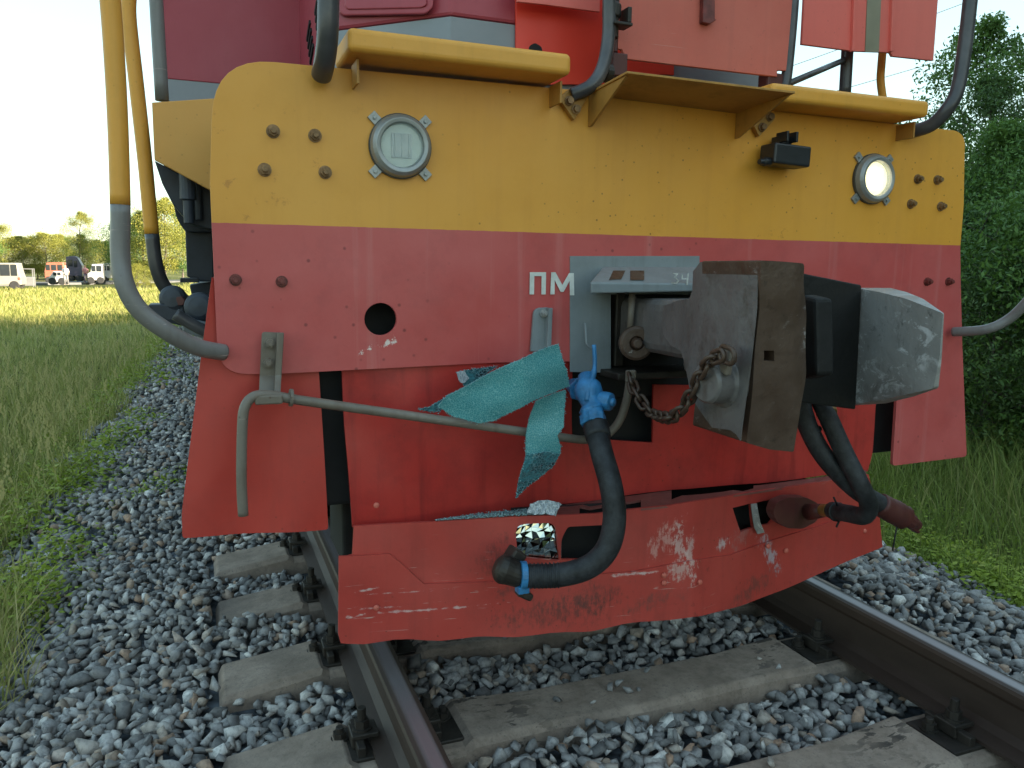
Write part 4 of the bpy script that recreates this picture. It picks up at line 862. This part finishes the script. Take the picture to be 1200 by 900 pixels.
# handrail pipes
def twotone(name, pts, mid, r, la, ma, lb, mb):
    pth = spline([P(*q) for q in pts], 8); k = (mid)*8
    t = mk(name, ma, loco, lambda bm: tube(bm, pth[:k+1], r, 18), smooth=True)
    mk('grey_lower_pipe', mb, t, lambda bm: tube(bm, pth[k:], r*.985, 18), smooth=True)
    return t
twotone('handrail', [(118, -90, 1.93), (129, 0, 1.93), (137, 120, 1.93), (141, 240, 1.93), (141, 300, 1.93), (147, 335, 1.92), (165, 365, 1.92), (200, 391, 1.93), (232, 407, 1.96), (262, 413, 2.0)], 3, .0205, '', M['yellow'], '', M['greypipe'])
twotone('handrail', [(140, -60, 2.75), (151, -20, 2.75), (151, 20, 2.75), (160, 100, 2.75), (170, 190, 2.75), (178, 274, 2.75), (184, 315, 2.75), (196, 340, 2.76), (222, 362, 2.8), (245, 376, 2.85)], 5, .0215, '', M['yellow'], '', M['darkpipe'])
pixtube('handrail', [(386, -60, 1.90), (385, 0, 1.90), (384, 40, 1.91), (381, 68, 1.94), (377, 88, 1.99)], M['darkpipe'], loco, .0245, 8, 18)
pixtube('handrail', [(714, -60, 1.99), (714, 0, 1.99), (713, 45, 1.99), (706, 80, 1.98), (692, 101, 1.98), (670, 111, 2.0)], M['darkpipe'], loco, .0185, 8, 16)
pixtube('handrail', [(1143, -60, 1.9), (1137, 0, 1.9), (1130, 60, 1.9), (1122, 105, 1.9), (1110, 128, 1.91), (1092, 146, 1.95), (1070, 154, 2.0)], M['darkpipe'], loco, .0215, 8, 18)
pixtube('handrail', [(1262, 270, 1.7), (1232, 318, 1.75), (1205, 352, 1.8), (1182, 374, 1.85), (1155, 386, 1.9), (1117, 389, 2.0)], M['greypipe'], loco, .0165, 8, 16)
pixtube('corner_post', [(180, -60, 2.62), (183, 0, 2.62), (190, 118, 2.62)], M['greypipe'], loco, .019, 4, 16)
pixtube('gate_post', [(931, -60, 2.06), (930, 0, 2.06), (923, 80, 2.06), (919, 104, 2.06)], M['darkpipe'], loco, .0165, 4, 14)
pixtube('stay_bar', [(924, 98, 2.06), (990, 70, 2.3)], M['darkpipe'], loco, .010, 2, 10)
pixtube('gate_post', [(996, 0, 2.3), (993, 60, 2.3), (990, 112, 2.3)], M['darkpipe'], loco, .021, 4, 14)
pixtube('yellow_post', [(1036, 40, 2.35), (1033, 75, 2.35), (1032, 95, 2.35), (1035, 118, 2.35)], M['yellow'], loco, .0145, 4, 14)
# skirt panel at the left and platform
sheet('platform_skirt', [(178, 120), (300, 112), (300, 240), (245, 222), (181, 187)], M['yellow_light'], loco, 2.6, .02)
mk('platform', M['under'], loco, lambda bm: (box(bm, (0, 2.35, 1.57), (2.1, .58, .05)), box(bm, (0, 10.7, 1.50), (2.7, 16.0, .14))), bevel=.01)
# hood and cab
def hood_mesh(z0, z1):
    def f(bm):
        pl = [(-.55, 2.3), (.55, 2.3), (.845, 2.59), (.845, 15), (-.845, 15), (-.845, 2.59)]
        a = [bm.verts.new((x, y, z0)) for x, y in pl]; b = [bm.verts.new((x, y, z1)) for x, y in pl]
        for i in range(6): bm.faces.new((a[i], a[(i+1) % 6], b[(i+1) % 6], b[i]))
        bm.faces.new(a[::-1]); bm.faces.new(b)
    return f
mk('hood', M['maroon'], loco, hood_mesh(1.843, 3.7), bevel=.01)
mk('hood_base_band', M['band'], loco, hood_mesh(1.58, 1.840))
cab = mk('cab', M['maroon'], loco, lambda bm: (box(bm, (0, 5.0, 3.008), (2.72, 3.2, 2.37)), box(bm, (0, 12, 2.9), (2.5, 10.6, 2.1))), bevel=.004)
mk('cab_base_band', M['band'], loco, lambda bm: (box(bm, (0, 5.0, 1.70), (2.715, 3.194, .268)),))
mk('cab_roof', M['band'], cab, lambda bm: box(bm, (0, 5.0, 4.25), (2.5, 3.1, .12)), bevel=.05)
for sx in (-.95, .95): mk('cab_window', M['black'], cab, lambda bm: box(bm, (sx, 3.395, 3.3), (.62, .02, .7)), bevel=.01)
for k in range(7): mk('side_grille', M['black'], cab, lambda bm: box(bm, (-1.252, 8+k*1.1, 3.0), (.02, .8, 1.0)), bevel=.01)
# louvres on the hood side, by the handrail
for (pa, pb, n) in (((361, 32), (366, 68), 4), ((371, 0), (377, 62), 7)):
    for k in range(n):
        t = (k+.5)/n; x = pa[0]+(pb[0]-pa[0])*t; y = pa[1]+(pb[1]-pa[1])*t; w = PX(x, y, -.848)
        mk('louvre', M['black'], loco, lambda bm: box(bm, w, (.008, .10, .016), Matrix.Rotation(R(-24), 3, 'X')), bevel=.002)
# hatch on the hood chamfer
def chY(x, y):   # the 45 degree chamfer: X+Y... plane through (-.55,2.3) and (-.845,2.59)
    d = ray(x, y); n_ = Vector((-.29, -.295, 0)); s_ = ((Vector((-.55, 2.3, 0))-CAM)*Vector((1, 1, 0))).dot(n_)/d.dot(n_); return (CAM+d*s_).y
hd = sheet('hatch_frame', fillet([(397, -40), (508, -40), (508, 8), (500, 16), (402, 18), (397, 12)], [0, 0, 4, 4, 4, 4]), M['maroon'], loco, lambda x, y: chY(x, y)-.022, .02, bevel=.004)
sheet('hatch_panel', fillet([(404, -40), (500, -40), (500, 6), (494, 9), (408, 11), (404, 7)], 2), M['maroon'], hd, lambda x, y: chY(x, y)-.027, .01, bevel=.003)
dp = sheet('orange_door', [(605, -60), (790, -60), (790, 88), (778, 87), (706, 99), (605, 99)], M['orange'], loco, 2.285, .012)
sheet('dark_slot', fillet([(620, 68), (620, 54), (627, 50), (635, 55), (636, 68)], [0, 3, 3, 3, 0]), M['black'], dp, 2.282, .002, bevel=0)
sheet('pink_fold_plate', [(606, -60), (704, -60), (703, 14), (636, 5), (606, 2)], M['flap2'], loco, 2.22, .01)
fl_ = sheet('gangway_flap', [(725, -90), (935, -90), (929, 0), (922, 83), (911, 82), (911, 90), (733, 69), (729, 58), (722, 57), (723, 0)], M['flap'], loco, 2.05, .012, bevel=.002)
sheet('flap_catch', [(825, -20), (838, -20), (838, 22), (840, 23), (832, 28), (824, 26)], M['boltdark'], fl_, 2.03, .02, bevel=.002)
hg = mk('flap_hinge', M['steel'], loco, lambda bm: (lathe(bm, P(716, 45, 2.0), (0, 0, 1), [(0, .02), (.05, .02), (.055, .026), (.085, .026), (.09, .02), (.2, .02)], 16), box(bm, P(726, 30, 1.99), (.055, .05, .008)), box(bm, P(733, 20, 1.99), (.012, .05, .04))), bevel=.002)
mk('hinge_pin', M['redcap'], hg, lambda bm: (lathe(bm, P(719, 62, 2.02), (0, 0, 1), [(0, .012), (.07, .012)], 12), box(bm, P(722, 78, 2.02), (.045, .05, .06))), bevel=.003)
mk('hinge_foot', M['steel'], hg, lambda bm: (lathe(bm, P(713, 86, 2.0), (-1, -.3, 0), [(0, .026), (.02, .026), (.024, .014), (.04, .014)], 16),), bevel=.002)
mk('flap_stop', M['redcap'], loco, lambda bm: box(bm, P(903, 96, 2.08), (.06, .05, .045)), bevel=.006)
sp = sheet('side_gate_sheet', [(946, -60), (1104, -60), (1094, 71), (1046, 66), (1044, 62), (1032, 61), (1000, 60), (994, 59), (940, 52)], M['flap2'], loco, lambda x, y: 2.2, .012, bevel=.002)
for xx in ((1001, 1003), (1046, 1048.5)): sheet('fold_rib', [(xx[0]+2, -60), (xx[1]+3, -60), (xx[1]-1, 60), (xx[0]-2, 60)], M['flap2'], sp, 2.188, .014, bevel=.002)
sheet('olive_stripe', [(1019, -60), (1035, -60), (1030, 61), (1014, 61)], M['olive'], sp, 2.197, .003, bevel=0)
# bogies, seen past the left edge of the plate
def wheel(X, Y, parent):
    w = mk('wheel', M['steel'], parent, lambda bm: lathe(bm, (X, Y, .525), (1 if X > 0 else -1, 0, 0), [(-.03, .555), (0, .55), (.005, .525), (.10, .515), (.11, .45), (.06, .42), (.05, .18), (.12, .16), (.13, .05)], 40), bevel=.004)
for by in (3.9, 11.8):
    b_ = mk('bogie', M['under'], loco, lambda bm: [(box(bm, (sx*1.12, by+1.6, .95), (.16, 4.6, .22)), box(bm, (sx*1.12, by+1.6, 1.2), (.2, 1.2, .3))) for sx in (-1, 1)], bevel=.02)
    for k in range(3):
        y = by+1.75*k
        for sx in (-1, 1):
            wheel(sx*.74, y+.1, b_)
            mk('axle_box', M['under'], b_, lambda bm: (box(bm, (sx*1.12, y+.1, .56), (.22, .38, .34)), lathe(bm, (sx*1.2, y+.1, .56), (sx, 0, 0), [(0, .15), (.06, .15), (.08, .09)], 20)), bevel=.015)
            mk('coil_spring', M['under'], b_, lambda bm: [tube(bm, [Vector((sx*1.12+.07*math.cos(a*.5), y+.1+s2*.26+.07*math.sin(a*.5), .70+a*.0046)) for a in range(0, 60)], .016, 6) for s2 in (-1, 1)], smooth=True)
def at(px, py, Y): return P(px, py, Y)
def poly(name, pts, Y, th, mat=None): return sheet(name, pts, mat or M['under'], loco, Y, th, bevel=.004)
poly('skirt_bracket', [(181, 188), (250, 225), (250, 270), (222, 262), (203, 240), (190, 215)], 2.72, .10)
poly('air_tank_bracket', fillet([(203, 236), (250, 240), (250, 272), (218, 272), (206, 255)], [4, 0, 0, 8, 8]), 2.9, .25)
mk('damper', M['under'], loco, lambda bm: (lathe(bm, P(222, 262, 2.66), (0, 0, 1), [(0, .016), (.07, .016), (.072, .024), (.16, .024)], 16),), bevel=.002)
mk('damper', M['under'], loco, lambda bm: (lathe(bm, P(234, 258, 2.70), (0, 0, 1), [(0, .012), (.15, .012)], 14),), bevel=.002)
poly('step_hanger', [(217, 268), (250, 268), (250, 330), (236, 330), (219, 324)], 2.95, .18)
poly('step_lug', fillet([(211, 326), (232, 326), (234, 331), (211, 331)], 1), 2.8, .12)
poly('step_hanger', [(222, 334), (250, 330), (250, 372), (243, 366), (225, 348)], 3.05, .2)
mk('round_lug', M['under'], loco, lambda bm: (lathe(bm, P(203, 350, 2.68), (-.2, -1, .15), [(-.06, .035), (0, .042), (.012, .040), (.02, .028), (.024, .001)], 22), box(bm, P(196, 365, 2.72), (.10, .12, .05))), bevel=.004)
mk('round_lug', M['under'], loco, lambda bm: (lathe(bm, P(234, 360, 2.6), (-.2, -1, .15), [(-.06, .040), (0, .046), (.012, .044), (.02, .03), (.024, .001)], 22),), bevel=.004)
mk('red_nut', M['redcap'], loco, lambda bm: hexbolt(bm, P(217, 352, 2.7), (-.3, -1, 0), .014, .04), bevel=.002)
poly('footstep', [(176, 363), (212, 362), (214, 382), (196, 378)], 2.9, .05)
poly('footstep', [(213, 372), (243, 378), (240, 398), (214, 388)], 2.55, .04, M['greyplate'])
pixtube('lower_pipe', [(205, 368, 2.5), (225, 380, 2.5), (248, 392, 2.5)], M['darkpipe'], loco, .018, 4, 12)

# ------------------------------------------------------------------ debris on the locomotive
EDG = []
def film(name, mat, parent, outl, depth, dent, cx, cy):
    for (x0, y0), (x1, y1) in zip(outl, outl[1:]+outl[:1]):
        for k in range(int(math.hypot(x1-x0, y1-y0)*1.6)):
            t_ = random.random(); x, y = x0+(x1-x0)*t_+random.gauss(0, .7), y0+(y1-y0)*t_+random.gauss(0, .7); EDG.append(P(x, y, depth(x, y)-.001+random.random()*.008)+Vector(dent(x, y)))
    return sheet(name, outl, mat, parent, depth, .006, cx=cx, cy=cy, dent=dent, bevel=0, smooth=False)
strip = thing('crazed_film', 'torn turquoise strip of shattered glass film draped over the grey lever beside the blue valve', 'glass film', P(600, 470, 1.86))
wv = lambda x, y: (0, .005*math.sin(x*.05+y*.08)+.0015*math.sin(y*.17), .0015*math.sin(x*.1))
film('upper_strip', M['film'], strip, [(514, 477), (524, 465), (548, 452), (575, 438), (600, 426), (630, 413), (655, 404), (660, 425), (668, 452), (648, 461), (622, 470), (600, 482), (578, 494), (560, 495), (545, 491), (530, 488)], lambda x, y: 1.87-.10*max(0, 1-abs(x-615)/110)+.0008*(y-450), wv, [510+9*i for i in range(19)], [404+9*i for i in range(11)])
film('lower_strip', M['film'], strip, [(628, 470), (664, 457), (662, 480), (660, 500), (652, 510), (657, 525), (656, 534), (640, 531), (616, 534), (617, 510), (622, 490)], lambda x, y: 1.835+.0003*(y-460), wv, [610+8*i for i in range(8)], [460+8*i for i in range(12)])
film('clear_torn_end', M['film2'], strip, [(616, 533), (640, 530), (656, 533), (648, 548), (632, 562), (618, 571), (606, 583), (608, 566), (611, 550)], lambda x, y: 1.835+.0006*(y-530), wv, [610+6*i for i in range(8)], [535+6*i for i in range(8)])
film('frayed_tip', M['film2'], strip, [(490, 479), (505, 477), (520, 468), (524, 478), (514, 484), (500, 482)], lambda x, y: 1.925, wv, [500, 510], [478])
film('dark_fold', M['film2'], strip, [(534, 436), (552, 432), (582, 430), (560, 446), (545, 452)], lambda x, y: 1.985, wv, [545, 560], [440])
Vs, Fs, off = [], [], 0
for i, p in enumerate(EDG):
    V, Fc = HULLS[i % 16]; Vs.append(V*random.uniform(.0012, .0028)+np.array(p)); Fs.append(Fc+off); off += len(V)
link('frayed_edge', np_mesh('frayed_edge', np.concatenate(Vs), np.concatenate(Fs)), plain('pale glass grains', (.20, .42, .45), .25, 0, .5, 200, 0), strip)['kind'] = 'stuff'
tag(sheet('paper_scrap', fillet([(535, 436), (546, 434), (551, 442), (543, 450), (538, 447)], 2), M['foil'], None, lambda x, y: 1.975+.001*(x-540), .002, cx=[541, 546], bevel=0), 'small white scrap stuck above the left end of the turquoise strip', 'scrap')
tag(sheet('crinkled_film', [(618, 601), (621, 592), (630, 587), (642, 586), (655, 589), (659, 592), (654, 598), (652, 605), (640, 602), (628, 603)], M['foil'], None, lambda x, y: bladeY(x)-.006+.02*(604-y)/18, .003, cx=[622+4*i for i in range(9)], cy=[590, 594, 598], dent=lambda x, y: (0, .006*math.sin(x*.9)*math.sin(y*.5), .002*math.sin(x*.7)), bevel=0), 'white crinkled plastic scrap on the plough ledge above the round cornered hole', 'plastic scrap')
Vs, Fs, off = [], [], 0
for i in range(2600):
    x = 510+132*random.random()**.8; f = random.random(); w_ = min(1, (x-505)/60)*min(1, (650-x)/25); a = P(x, bt(x)-.5, bladeY(x)-.002); b = P(x, cb(x)+1, 2.03); p = a.lerp(b, f*.8)+Vector((0, 0, abs(random.gauss(0, .004))*w_+.002))
    r = random.uniform(.0018, .0042); V, Fc = HULLS[i % 16]; Vs.append(V*r+np.array(p)); Fs.append(Fc+off); off += len(V)
tag(link('glass_crumbs', np_mesh('glass_crumbs', np.concatenate(Vs), np.concatenate(Fs)), M['crumbs'], None), 'blue green glass crumbs heaped along the plough ledge under the turquoise strip', 'glass crumbs', None, 'stuff')
# broken mirror jammed in the opening
mir = thing('broken_mirror', 'shattered silver mirror piece jammed in the round cornered hole of the plough', 'mirror', P(630, 640, bladeY(630)+.02))
mY = lambda x, y: bladeY(x)-.002+.0004*(y-615)
mk('mirror_back', M['black'], mir, lambda bm: box(bm, P(629, 636, bladeY(629)+.035), (.13, .006, .12)), bevel=.002)
gx, gy = 8, 8; pt = {}
for j in range(gy+1):
    for i in range(gx+1):
        x = 603+55*i/gx+(random.uniform(-2.4, 2.4) if 0 < i < gx else 0); y = 612+47*j/gy+(random.uniform(-2.2, 2.2) if 0 < j < gy else 0); pt[i, j] = (x, y)
for j in range(gy):
    for i in range(gx):
        for tri in (((i, j), (i+1, j), (i, j+1)), ((i+1, j), (i+1, j+1), (i, j+1))):
            if random.random() < .04: continue
            q = [pt[t_] for t_ in tri]; c_ = (sum(p[0] for p in q)/3, sum(p[1] for p in q)/3); 
            w = [P(c_[0]+(p[0]-c_[0])*.93, c_[1]+(p[1]-c_[1])*.93, bladeY(c_[0])+.018) for p in q]; cw = sum(w, Vector())/3
            up = R(16-6*j/gy*3.2)+random.gauss(0, .06); rt = Matrix.Rotation(random.gauss(-.12, .10), 3, 'Z') @ Matrix.Rotation(-up, 3, 'X')
            def sh(bm):
                a = [bm.verts.new(cw+rt @ (p-cw)) for p in w]; b = [bm.verts.new(v.co+Vector((0, .002, 0))) for v in a]
                bm.faces.new(a); bm.faces.new(b[::-1])
                for k in range(3): bm.faces.new((a[k], a[(k+1) % 3], b[(k+1) % 3], b[k]))
            mk('shard', M['mirror'], mir, sh)

# ------------------------------------------------------------------ far vehicles, people, poles, wires
CARM = {n: plain(n, c, .35, 0, .08, 3, 0) for n, c in (('cream car paint', (.24, .23, .20)), ('red car paint', (.30, .10, .06)), ('dark violet paint', (.07, .06, .09)), ('white car paint', (.40, .40, .40)), ('grey metal', (.16, .16, .16)))}
GL = plain('dark car glass', (.02, .025, .03), .12, 0, .1, 3, 0); TY = plain('tyre', (.02, .02, .02), .8, 0, .2, 5, 0)
def vehicle(name, label, cat, px0, px1, py, Y, prof, wins, wheels, mat, depth=1.8, lights=()):
    a, b = P(px0, py, Y), P(px1, py, Y); L = b.x-a.x; z0 = -.74; t = thing(name, label, cat, (a.x+L/2, Y+depth/2, z0), 'vehicles parked by the far road')
    def X(u): return a.x+u*L
    bodypts = [(X(u), z0+h) for u, h in prof]
    def body(bm):
        f = [bm.verts.new((x, Y, z)) for x, z in bodypts]; k = [bm.verts.new((x, Y+depth, z)) for x, z in bodypts]; n = len(f)
        bm.faces.new(f); bm.faces.new(k[::-1])
        for i in range(n): bm.faces.new((f[i], f[(i+1) % n], k[(i+1) % n], k[i]))
    mk('body', CARM[mat], t, body, bevel=.06)
    for (u0, u1, h0, h1) in wins: mk('window', GL, t, lambda bm: box(bm, (X((u0+u1)/2), Y-.005, z0+(h0+h1)/2), ((u1-u0)*L, .05, h1-h0)), bevel=.02)
    for u in wheels:
        for yy in (Y-.02, Y+depth-.2):
            w = mk('wheel', TY, t, lambda bm: lathe(bm, (X(u), yy, z0+.33), (0, 1, 0), [(0, .26), (.03, .33), (.18, .33), (.2, .28)], 20)); 
    for (u, h, m_) in lights: mk('lamp', m_, t, lambda bm: box(bm, (X(u), Y-.02, z0+h), (.12, .06, .18)))
vehicle('parked_van', 'cream white van with dark side windows at the left picture edge', 'van', -32, 25.5, 338, 64, [(0, .3), (.0, 1.1), (.06, 1.85), (.93, 1.88), (.97, 1.2), (1, .9), (1, .35)], [(.05, .30, .98, 1.76), (.32, .56, .98, 1.76), (.58, .78, .98, 1.76), (.80, .93, .98, 1.76)], (.17, .85), 'cream car paint', 1.8, [(.97, .8, CARM['red car paint'])])
vehicle('parked_minibus', 'red and orange rescue vehicle in the middle of the parked row', 'minibus', 53, 76, 333, 88, [(0, .3), (0, 1.1), (.12, 1.95), (1, 2.0), (1, .3)], [(.1, .3, 1.2, 1.75), (.36, .62, 1.2, 1.75), (.68, .92, 1.2, 1.75)], (.2, .8), 'red car paint')
vehicle('parked_truck', 'tall dark violet truck behind the red rescue vehicle', 'truck', 79, 97, 331, 96, [(0, .6), (0, 2.6), (.55, 2.7), (.75, 2.5), (1, 1.7), (1, .5)], [(.08, .42, 1.6, 2.3), (.5, .72, 1.5, 2.2)], (.2, .75), 'dark violet paint')
vehicle('parked_car', 'small white car in front of the red rescue vehicle', 'car', 58, 76.5, 334, 80, [(0, .25), (0, .7), (.12, .85), (.3, 1.2), (.75, 1.2), (.92, .85), (1, .7), (1, .25)], [(.27, .5, .82, 1.1), (.54, .76, .82, 1.1)], (.2, .8), 'white car paint')
vehicle('parked_suv', 'white high vehicle at the right end of the parked row', 'car', 103, 121, 331, 86, [(0, .3), (0, .95), (.2, 1.1), (.32, 1.85), (1, 1.9), (1, .3)], [(.3, .55, 1.15, 1.7), (.6, .94, 1.15, 1.7)], (.2, .82), 'white car paint')
vehicle('parked_pickup', 'pale vehicle half hidden behind the thick yellow handrail', 'car', 119, 140, 330, 94, [(0, .4), (0, 1.9), (.5, 2.0), (.6, 1.2), (1, 1.1), (1, .4)], [(.08, .3, 1.2, 1.7), (.34, .5, 1.2, 1.7)], (.15, .8), 'white car paint')
def cont():
    t = thing('metal_container', 'low grey metal container right of the cream van', 'container', (P(31, 330, 72).x, 72, -.74))
    c0 = Vector((P(31, 330, 72).x, 72.4, -.74)); mk('box_body', CARM['grey metal'], t, lambda bm: box(bm, c0+Vector((0, 0, .45)), (1.0, .8, .7)), bevel=.02)
    for dx in (-.45, .45):
        for dy in (-.35, .35): mk('corner_post', CARM['grey metal'], t, lambda bm: box(bm, c0+Vector((dx, dy, .7)), (.06, .06, 1.4)))
    mk('top_rail', CARM['grey metal'], t, lambda bm: [box(bm, c0+Vector((0, dy, 1.42)), (1.0, .06, .06)) for dy in (-.35, .35)])
cont()
SK = plain('skin', (.5, .3, .2), .6, 0, .05, 3, 0)
def person(px, Y, shirt, trouser, label, arm=.1):
    b = P(px, 330, Y); b.z = -.74; t = thing('person', label, 'person', b)
    def skin(name, V, E, Rr, mat, levels=1):
        me = bpy.data.meshes.new(name); me.from_pydata([tuple(Vector(v)) for v in V], E, []); me.materials.append(mat)
        o = bpy.data.objects.new(name, me); C.objects.link(o); o.parent = t
        md = o.modifiers.new('skin', 'SKIN'); 
        for i, r in enumerate(Rr): me.skin_vertices[0].data[i].radius = (r, r*.85)
        me.skin_vertices[0].data[0].use_root = True
        sb = o.modifiers.new('smooth', 'SUBSURF'); sb.levels = levels; sb.render_levels = levels; return o
    V = [(0, 0, .95), (0, 0, 1.2), (0, 0, 1.42), (0, 0, 1.50), (0, -.01, 1.60), (0, -.01, 1.74), (-.10, 0, .90), (-.11, -.02, .50), (-.12, .02, .08), (-.12, -.10, .04), (.10, 0, .90), (.11, .03, .50), (.14, .06, .08), (.14, -.06, .04),
         (-.19, 0, 1.40), (-.24, 0, 1.13), (-.22, -arm, .88), (.19, 0, 1.40), (.25, .02, 1.13), (.23, -arm, .88)]
    E = [(0, 1), (1, 2), (2, 3), (3, 4), (4, 5), (0, 6), (6, 7), (7, 8), (8, 9), (0, 10), (10, 11), (11, 12), (12, 13), (2, 14), (14, 15), (15, 16), (2, 17), (17, 18), (18, 19)]
    me_ = bpy.data.meshes.new('x'); bpy.data.meshes.remove(me_)
    V_, E_ = V, E
    me = bpy.data.meshes.new('body'); me.from_pydata(V_, E_, []); me.materials.append(SK); o = bpy.data.objects.new('body', me); C.objects.link(o); o.parent = t
    o.modifiers.new('skin', 'SKIN'); rr = [.14, .13, .15, .055, .085, .07, .085, .06, .045, .035, .085, .06, .045, .035, .06, .045, .035, .06, .045, .035]
    sv = me.skin_vertices[0].data if me.skin_vertices else None
    if sv is None: return
    for i, r in enumerate(rr): sv[i].radius = (r, r*.8)
    sv[0].use_root = True; s_ = o.modifiers.new('smooth', 'SUBSURF'); s_.levels = 1; s_.render_levels = 1
    t2 = mk('shirt', shirt, None, lambda bm: (tube(bm, [Vector((0, 0, .9)), Vector((0, 0, 1.1)), Vector((0, 0, 1.3)), Vector((0, 0, 1.44)), Vector((0, 0, 1.5))], [.17, .16, .185, .17, .08], 12), tube(bm, [Vector((-.16, 0, 1.42)), Vector((-.25, 0, 1.1))], [.075, .06], 8), tube(bm, [Vector((.16, 0, 1.42)), Vector((.26, .02, 1.1))], [.075, .06], 8)), recentre=False, smooth=True); t2.parent = t
    t3 = mk('trousers', trouser, None, lambda bm: (tube(bm, [Vector((-.09, 0, .95)), Vector((-.11, -.02, .5)), Vector((-.12, .02, .08))], [.11, .085, .07], 10), tube(bm, [Vector((.09, 0, .95)), Vector((.11, .03, .5)), Vector((.14, .06, .08))], [.11, .085, .07], 10)), recentre=False, smooth=True); t3.parent = t
person(77.5, 79, CARM['white car paint'], CARM['grey metal'], 'person in a white shirt standing by the red rescue vehicle')
person(101, 90, plain('pink shirt', (.5, .25, .25), .8, 0, .1, 3, 0), CARM['dark violet paint'], 'person in a pinkish top standing left of the white high vehicle')
def wire(a, b, Ya, Yb, label):
    p, q = P(*a, Ya), P(*b, Yb); pts = []
    for k in range(13): t = k/12; v = p.lerp(q, t); v.z -= .5*4*t*(1-t)*.3; pts.append(v)
    tag(mk('overhead_wire', M['black'], None, lambda bm: tube(bm, pts, .018, 6), smooth=True), label, 'wire', 'overhead wires above the train')
wire((860, 140), (1420, -25), 40, 32, 'lower thin overhead wire crossing the sky behind the red gate sheet')
wire((840, 108), (1300, -62), 42, 34, 'upper thin overhead wire crossing the sky behind the red gate sheet')
